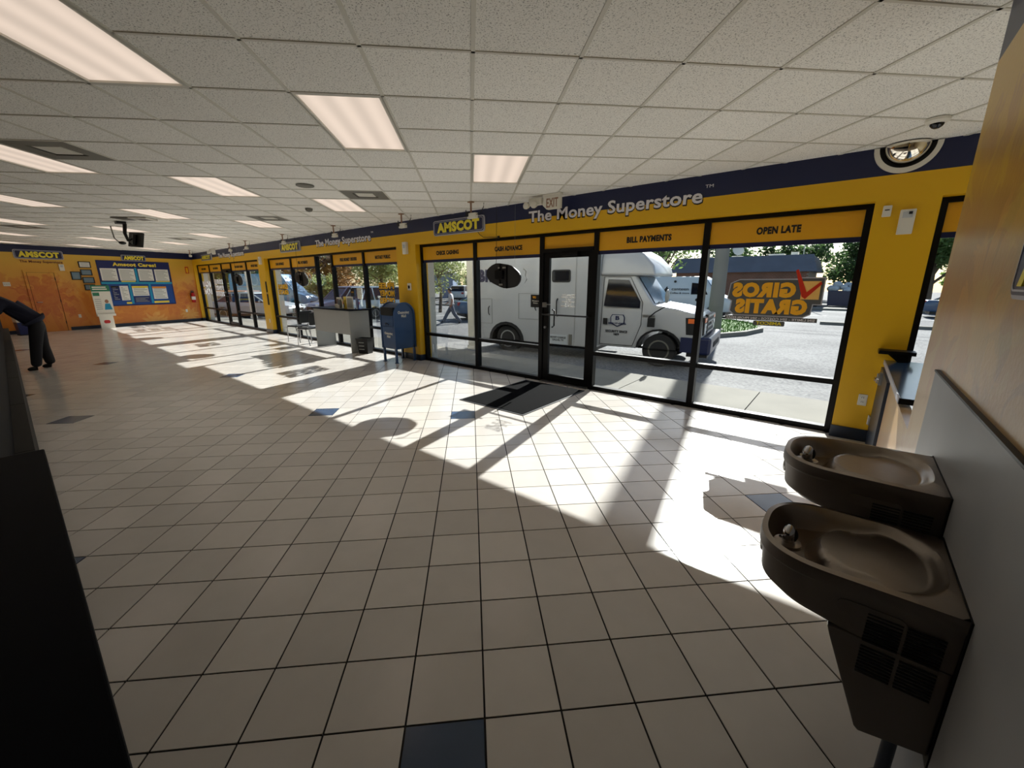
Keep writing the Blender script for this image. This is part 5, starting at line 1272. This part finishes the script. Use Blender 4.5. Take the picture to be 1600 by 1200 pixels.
# ------------------------------------------------------------------ ceiling things
t = thing('monitor_arm', 'black ceiling arm holding a tilted monitor near the far end', 'monitor mount', (-12.0, 1.85, ZC))
MB().box(-.1, .1, -.09, .06, -.04, 0).build('ceiling_plate', M['blackp'], t)
MB().tube([(0, .03, -.02), (0, .06, -.04)], .04).build('joint', M['blackp'], t)
MB().tube([(0, .05, -.03), (0, .02, -.22), (0, .05, -.38)], [.035, .03, .022]).build('arm', M['blackp'], t, smooth=True)
MB().tube([(0, .05, -.36), (0, .14, -.31)], .02).build('elbow', M['blackp'], t)
MB().cbox((0, .18, -.34), (.42, .05, .30), Matrix.Rotation(R(-12), 3, 'X') @ Matrix.Rotation(R(20), 3, 'Z')).build('monitor', M['blackp'], t, bevel=.008)
MB().cbox((0, .14, -.34), (.16, .05, .22), Matrix.Rotation(R(-12), 3, 'X')).build('rear_box', M['black'], t, bevel=.008)
MB().tube([(0, .05, -.38), (.0, .08, -.44), (0, .13, -.44)], .005).build('cable', M['blackp'], t)
t = thing('ceiling_camera', 'small dark camera on a bent stalk left of the monitor arm', 'camera', (-13.0, 1.83, ZC))
MB().tube([(0, -.02, 0), (0, 0, -.25), (0, .04, -.31), (0, .09, -.34)], .012).build('stalk', M['ventgrey'], t, smooth=True)
MB().sphere((0, .12, -.35), .045, sc=(1, 1.5, .8)).build('camera_body', M['blackp'], t, smooth=True)
t = thing('ceiling_speaker', 'round grey ceiling speaker between the light panels', 'speaker', (-5.75, 2.77, ZC))
MB().lathe([(.11, 0), (.11, -.008), (.09, -.014)], 28).build('rim', M['ventgrey'], t, smooth=True); MB().lathe([(.085, -.012), (.06, -.018)], 24).build('grille', M['ventgrey'], t)
t = thing('smoke_detector', 'small round smoke detector beyond the ceiling speaker', 'detector', (-7.43, 3.60, ZC))
MB().lathe([(.06, 0), (.06, -.02), (.04, -.045)], 20).build('base', M['ventgrey'], t, smooth=True); MB().lathe([(.018, -.04), (.018, -.055)], 12).build('sensor', M['greylam'], t)
t = thing('ceiling_box', 'dark blue square fixture on the ceiling right of the monitor arm', 'ceiling fixture', (-11.0, 2.03, ZC), R(45))
MB().ring([(-.16, -.16), (.16, -.16), (.16, .16), (-.16, .16)], [(-.11, -.11), (.11, -.11), (.11, .11), (-.11, .11)], -.03, 0, 'z').build('rim', M['white'], t); MB().box(-.11, .11, -.11, .11, -.02, -.002).build('lens', M['trblue'], t)
t = thing('ceiling_box', 'flat grey square plate on the ceiling above the monitor arm', 'ceiling fixture', (-11.25, 1.80, ZC), R(45))
MB().box(-.15, .15, -.15, .15, -.02, 0).build('plate', M['ventgrey'], t); MB().box(-.1, .1, -.1, .1, -.028, -.02).build('cover', M['ventgrey'], t)
# ------------------------------------------------------------------ people
def skinned(name, pts, edges, m, parent, root=0, sub=2):
    """pts: {key: (x,y,z,r)}; one continuous surface grown along the edges"""
    keys = list(pts); idx = {k: i for i, k in enumerate(keys)}
    me = bpy.data.meshes.new(name); me.from_pydata([pts[k][:3] for k in keys], [(idx[a], idx[b]) for a, b in edges], [])
    o = bpy.data.objects.new(name, me); COL.objects.link(o)
    md = o.modifiers.new('skin', 'SKIN'); md.use_smooth_shade = True
    if not me.skin_vertices: bpy.context.view_layer.objects.active = o
    sv = me.skin_vertices[0].data if me.skin_vertices else None
    if sv is None:
        bm = bmesh.new(); bm.from_mesh(me); bm.verts.layers.skin.verify(); bm.to_mesh(me); bm.free(); sv = me.skin_vertices[0].data
    for k, i in idx.items():
        r = pts[k][3]; sv[i].radius = r if isinstance(r, tuple) else (r, r); sv[i].use_root = (i == root)
    o.modifiers.new('sub', 'SUBSURF').levels = sub; o.modifiers['sub'].render_levels = sub
    bpy.context.view_layer.update()
    nm = bpy.data.meshes.new_from_object(o.evaluated_get(bpy.context.evaluated_depsgraph_get()))
    bpy.data.objects.remove(o); bpy.data.meshes.remove(me)
    nm.name = name; nm.materials.clear(); nm.materials.append(m)
    for p in nm.polygons: p.use_smooth = True
    ob = bpy.data.objects.new(name, nm); COL.objects.link(ob); ob.parent = parent
    return ob
def lerp(a, b, t): return tuple(a[i] + (b[i] - a[i]) * t for i in range(3))
def person(label, loc, rz, J, shirt, trousers, sleeve=.5, skin=None, group=None, bulk=1):
    """J: joints in local metres: pelvis, waist, chest, neck, head, and per side shoulder/elbow/wrist/hip/knee/ankle/toe; faces -y"""
    t = thing('person', label, 'person', loc, rz)
    sk = skin or M['skin']
    up = (Vector(J['head']) - Vector(J['neck'])).normalized()
    H_ = Vector(J['head'])
    pts = {'pelvis': (*J['pelvis'], (.13, .10)), 'waist': (*J['waist'], (.125, .095)), 'chest': (*J['chest'], (.15, .105)), 'neck': (*J['neck'], .055), 'jaw': (*(H_ - up * .06), (.06, .065)), 'head': (*(H_ + up * .04), (.075, .09)), 'crown': (*(H_ + up * .11), (.055, .065))}
    ed = [('pelvis', 'waist'), ('waist', 'chest'), ('chest', 'neck'), ('neck', 'jaw'), ('jaw', 'head'), ('head', 'crown')]
    for s in 'LR':
        g = lambda k: J[k + s]
        pts.update({'sh' + s: (*g('shoulder'), .058), 'el' + s: (*g('elbow'), .040), 'wr' + s: (*g('wrist'), .027), 'hp' + s: (*g('hip'), .088), 'kn' + s: (*g('knee'), .058), 'an' + s: (*g('ankle'), .040)})
        ed += [('chest', 'sh' + s), ('sh' + s, 'el' + s), ('el' + s, 'wr' + s), ('pelvis', 'hp' + s), ('hp' + s, 'kn' + s), ('kn' + s, 'an' + s)]
        # palm and five fingers
        w0 = Vector(g('wrist')); d = (w0 - Vector(g('elbow'))).normalized(); side = d.cross(Vector((0, -1, .2))).normalized(); pn = d.cross(side).normalized()
        pm = w0 + d * .07; pts['pa' + s] = (*pm, (.034, .020)); ed.append(('wr' + s, 'pa' + s))
        for i, L_ in enumerate((.075, .085, .08, .062)):
            b0 = pm + side * (.024 - i * .016) + d * .02; m1 = b0 + d * L_ * .5 + pn * .006; e1 = m1 + d * L_ * .4 + pn * .022
            for nm, q, r in (('a', b0, .010), ('b', m1, .0085), ('c', e1, .007)): pts['f%d%s%s' % (i, nm, s)] = (*q, r)
            ed += [('pa' + s, 'f%da%s' % (i, s)), ('f%da%s' % (i, s), 'f%db%s' % (i, s)), ('f%db%s' % (i, s), 'f%dc%s' % (i, s))]
        tb = w0 + d * .03 + side * .03; t1 = tb + (d * .6 + side * .6).normalized() * .035; t2 = t1 + (d * .9 + side * .2 + pn * .2).normalized() * .03
        for nm, q, r in (('ta', tb, .014), ('tb', t1, .011), ('tc', t2, .009)): pts[nm + s] = (*q, r)
        ed += [('wr' + s, 'ta' + s), ('ta' + s, 'tb' + s), ('tb' + s, 'tc' + s)]
    skinned('body', pts, ed, sk, t)
    # clothes follow the limbs
    tp = {'pelvis': (*J['pelvis'], (.15, .14)), 'belt': (*lerp(J['pelvis'], J['waist'], .45), (.15, .12))}; te = [('belt', 'pelvis')]
    for s in 'LR':
        tp.update({'hp' + s: (*J['hip' + s], .115), 'th' + s: (*lerp(J['hip' + s], J['knee' + s], .5), .108), 'kn' + s: (*J['knee' + s], .094), 'cf' + s: (*lerp(J['knee' + s], J['ankle' + s], .5), .088), 'an' + s: (*lerp(J['knee' + s], J['ankle' + s], 1.08), .08)})
        te += [('pelvis', 'hp' + s), ('hp' + s, 'th' + s), ('th' + s, 'kn' + s), ('kn' + s, 'cf' + s), ('cf' + s, 'an' + s)]
    skinned('trousers', tp, te, trousers, t)
    sp = {'tail': (*lerp(J['waist'], J['pelvis'], 1.25), (.17, .15)), 'hem': (*lerp(J['pelvis'], J['waist'], .3), (.175, .15)), 'waist': (*J['waist'], (.165, .135)), 'chest': (*J['chest'], (.185, .14)), 'collar': (*lerp(J['chest'], J['neck'], .75), .075)}
    se = [('tail', 'hem'), ('hem', 'waist'), ('waist', 'chest'), ('chest', 'collar')]
    for s in 'LR':
        sp.update({'sh' + s: (*J['shoulder' + s], .08), 'el' + s: (*lerp(J['shoulder' + s], J['elbow' + s], min(1, sleeve * 2)), .062)}); se += [('chest', 'sh' + s), ('sh' + s, 'el' + s)]
        if sleeve > .5: sp['cu' + s] = (*lerp(J['elbow' + s], J['wrist' + s], sleeve * 2 - 1), .045); se.append(('el' + s, 'cu' + s))
    sp = {k: (*v[:3], tuple(q * bulk for q in v[3]) if isinstance(v[3], tuple) else v[3] * bulk) for k, v in sp.items()}
    skinned('shirt', sp, se, shirt, t, 2)
    for s in 'LR':
        a, b = Vector(J['ankle' + s]), Vector(J['toe' + s]); hl = a + (a - b).normalized() * .05
        skinned('shoe', {'h': (hl.x, hl.y, b.z + .02, .042), 'm': (*((a + b) / 2 + Vector((0, 0, b.z - (a.z + b.z) / 2 + .015))), (.046, .045)), 't': (b.x, b.y, b.z, (.036, .03)), 'a': (a.x, a.y, b.z + .055, .042)}, [('h', 'm'), ('m', 't'), ('h', 'a')], M['shoe'], t)
    # head details: hair cap, ears, nose, eyes
    f = Vector(J['face']).normalized(); lf = up.cross(f).normalized()
    hd = MB().sphere((0, 0, 0), .105, 16, 10); hd.v = [v for v in hd.v]
    hm = Matrix((lf, f, up)).transposed().to_4x4(); hm.translation = H_ + up * .055 - f * .018
    b = MB().add(hd, hm @ Matrix.Diagonal((.86, .98, .92, 1)))
    b.f = [q for q in b.f if (sum((Vector(b.v[i]) - (H_ + up * .045)).dot(up) for i in q) / len(q) > -.0 and sum((Vector(b.v[i]) - H_).dot(f) for i in q) / len(q) < .075) or sum((Vector(b.v[i]) - H_).dot(f) for i in q) / len(q) < -.03]
    b.build('hair', M['hair'], t, smooth=True)
    for sg in (-1, 1):
        MB().sphere(H_ + lf * sg * .085 + up * .02, .022, 8, 6, (.6, .8, 1.2)).build('ear', sk, t, smooth=True)
        MB().sphere(H_ + lf * sg * .032 + up * .03 + f * .083, .012, 8, 6).build('eye', M['paper'], t, smooth=True)
    MB().sphere(H_ + up * .005 + f * .098, .016, 8, 6, (.8, 1, 1.4)).build('nose', sk, t, smooth=True)
    MB().sphere(H_ - up * .035 + f * .085, .02, 8, 6, (1.2, .5, .35)).build('mouth', mat('lips', (130, 74, 64), .5) if 'lips' not in bpy.data.materials else bpy.data.materials['lips'], t, smooth=True)
    return t
# bending over the counter; world y runs to the right in the photo; he faces -y
person('person in navy shirt and dark trousers bending over the teller counter', (-12.25, 0, 0), 0, dict(
    pelvis=(0, .32, .93), waist=(0, .21, 1.10), chest=(0, .01, 1.27), neck=(0, -.16, 1.38), head=(0, -.28, 1.38), face=(0, -.75, -.65),
    shoulderL=(.19, -.06, 1.32), elbowL=(.25, -.16, 1.12), wristL=(.16, -.34, 1.09), shoulderR=(-.19, -.06, 1.32), elbowR=(-.25, -.12, 1.12), wristR=(-.14, -.30, 1.09),
    hipL=(.10, .31, .84), kneeL=(.11, .23, .46), ankleL=(.11, .17, .09), toeL=(.12, .035, .025),
    hipR=(-.10, .33, .84), kneeR=(-.12, .33, .46), ankleR=(-.13, .37, .09), toeR=(-.15, .24, .025)), M['navycloth'], M['blackcloth'], .85, bulk=1.25)
person('person in pale shirt and grey trousers striding across the parking lot', (-15.2, 13.9, G), R(-55), dict(
    pelvis=(0, 0, .90), waist=(0, -.01, 1.05), chest=(0, -.03, 1.28), neck=(0, -.04, 1.44), head=(0, -.07, 1.56), face=(0, -1, -.15),
    shoulderL=(.18, -.02, 1.38), elbowL=(.22, .10, 1.12), wristL=(.20, .02, .90), shoulderR=(-.18, -.02, 1.38), elbowR=(-.22, -.04, 1.11), wristR=(-.18, -.22, 1.0),
    hipL=(.09, 0, .84), kneeL=(.09, .14, .47), ankleL=(.09, .43, .12), toeL=(.09, .33, .03),
    hipR=(-.09, 0, .84), kneeR=(-.09, -.24, .48), ankleR=(-.09, -.46, .09), toeR=(-.09, -.62, .05)),
    mat('pale_shirt', (188, 186, 186), .9), mat('grey_trousers', (92, 96, 108), .9), .4)
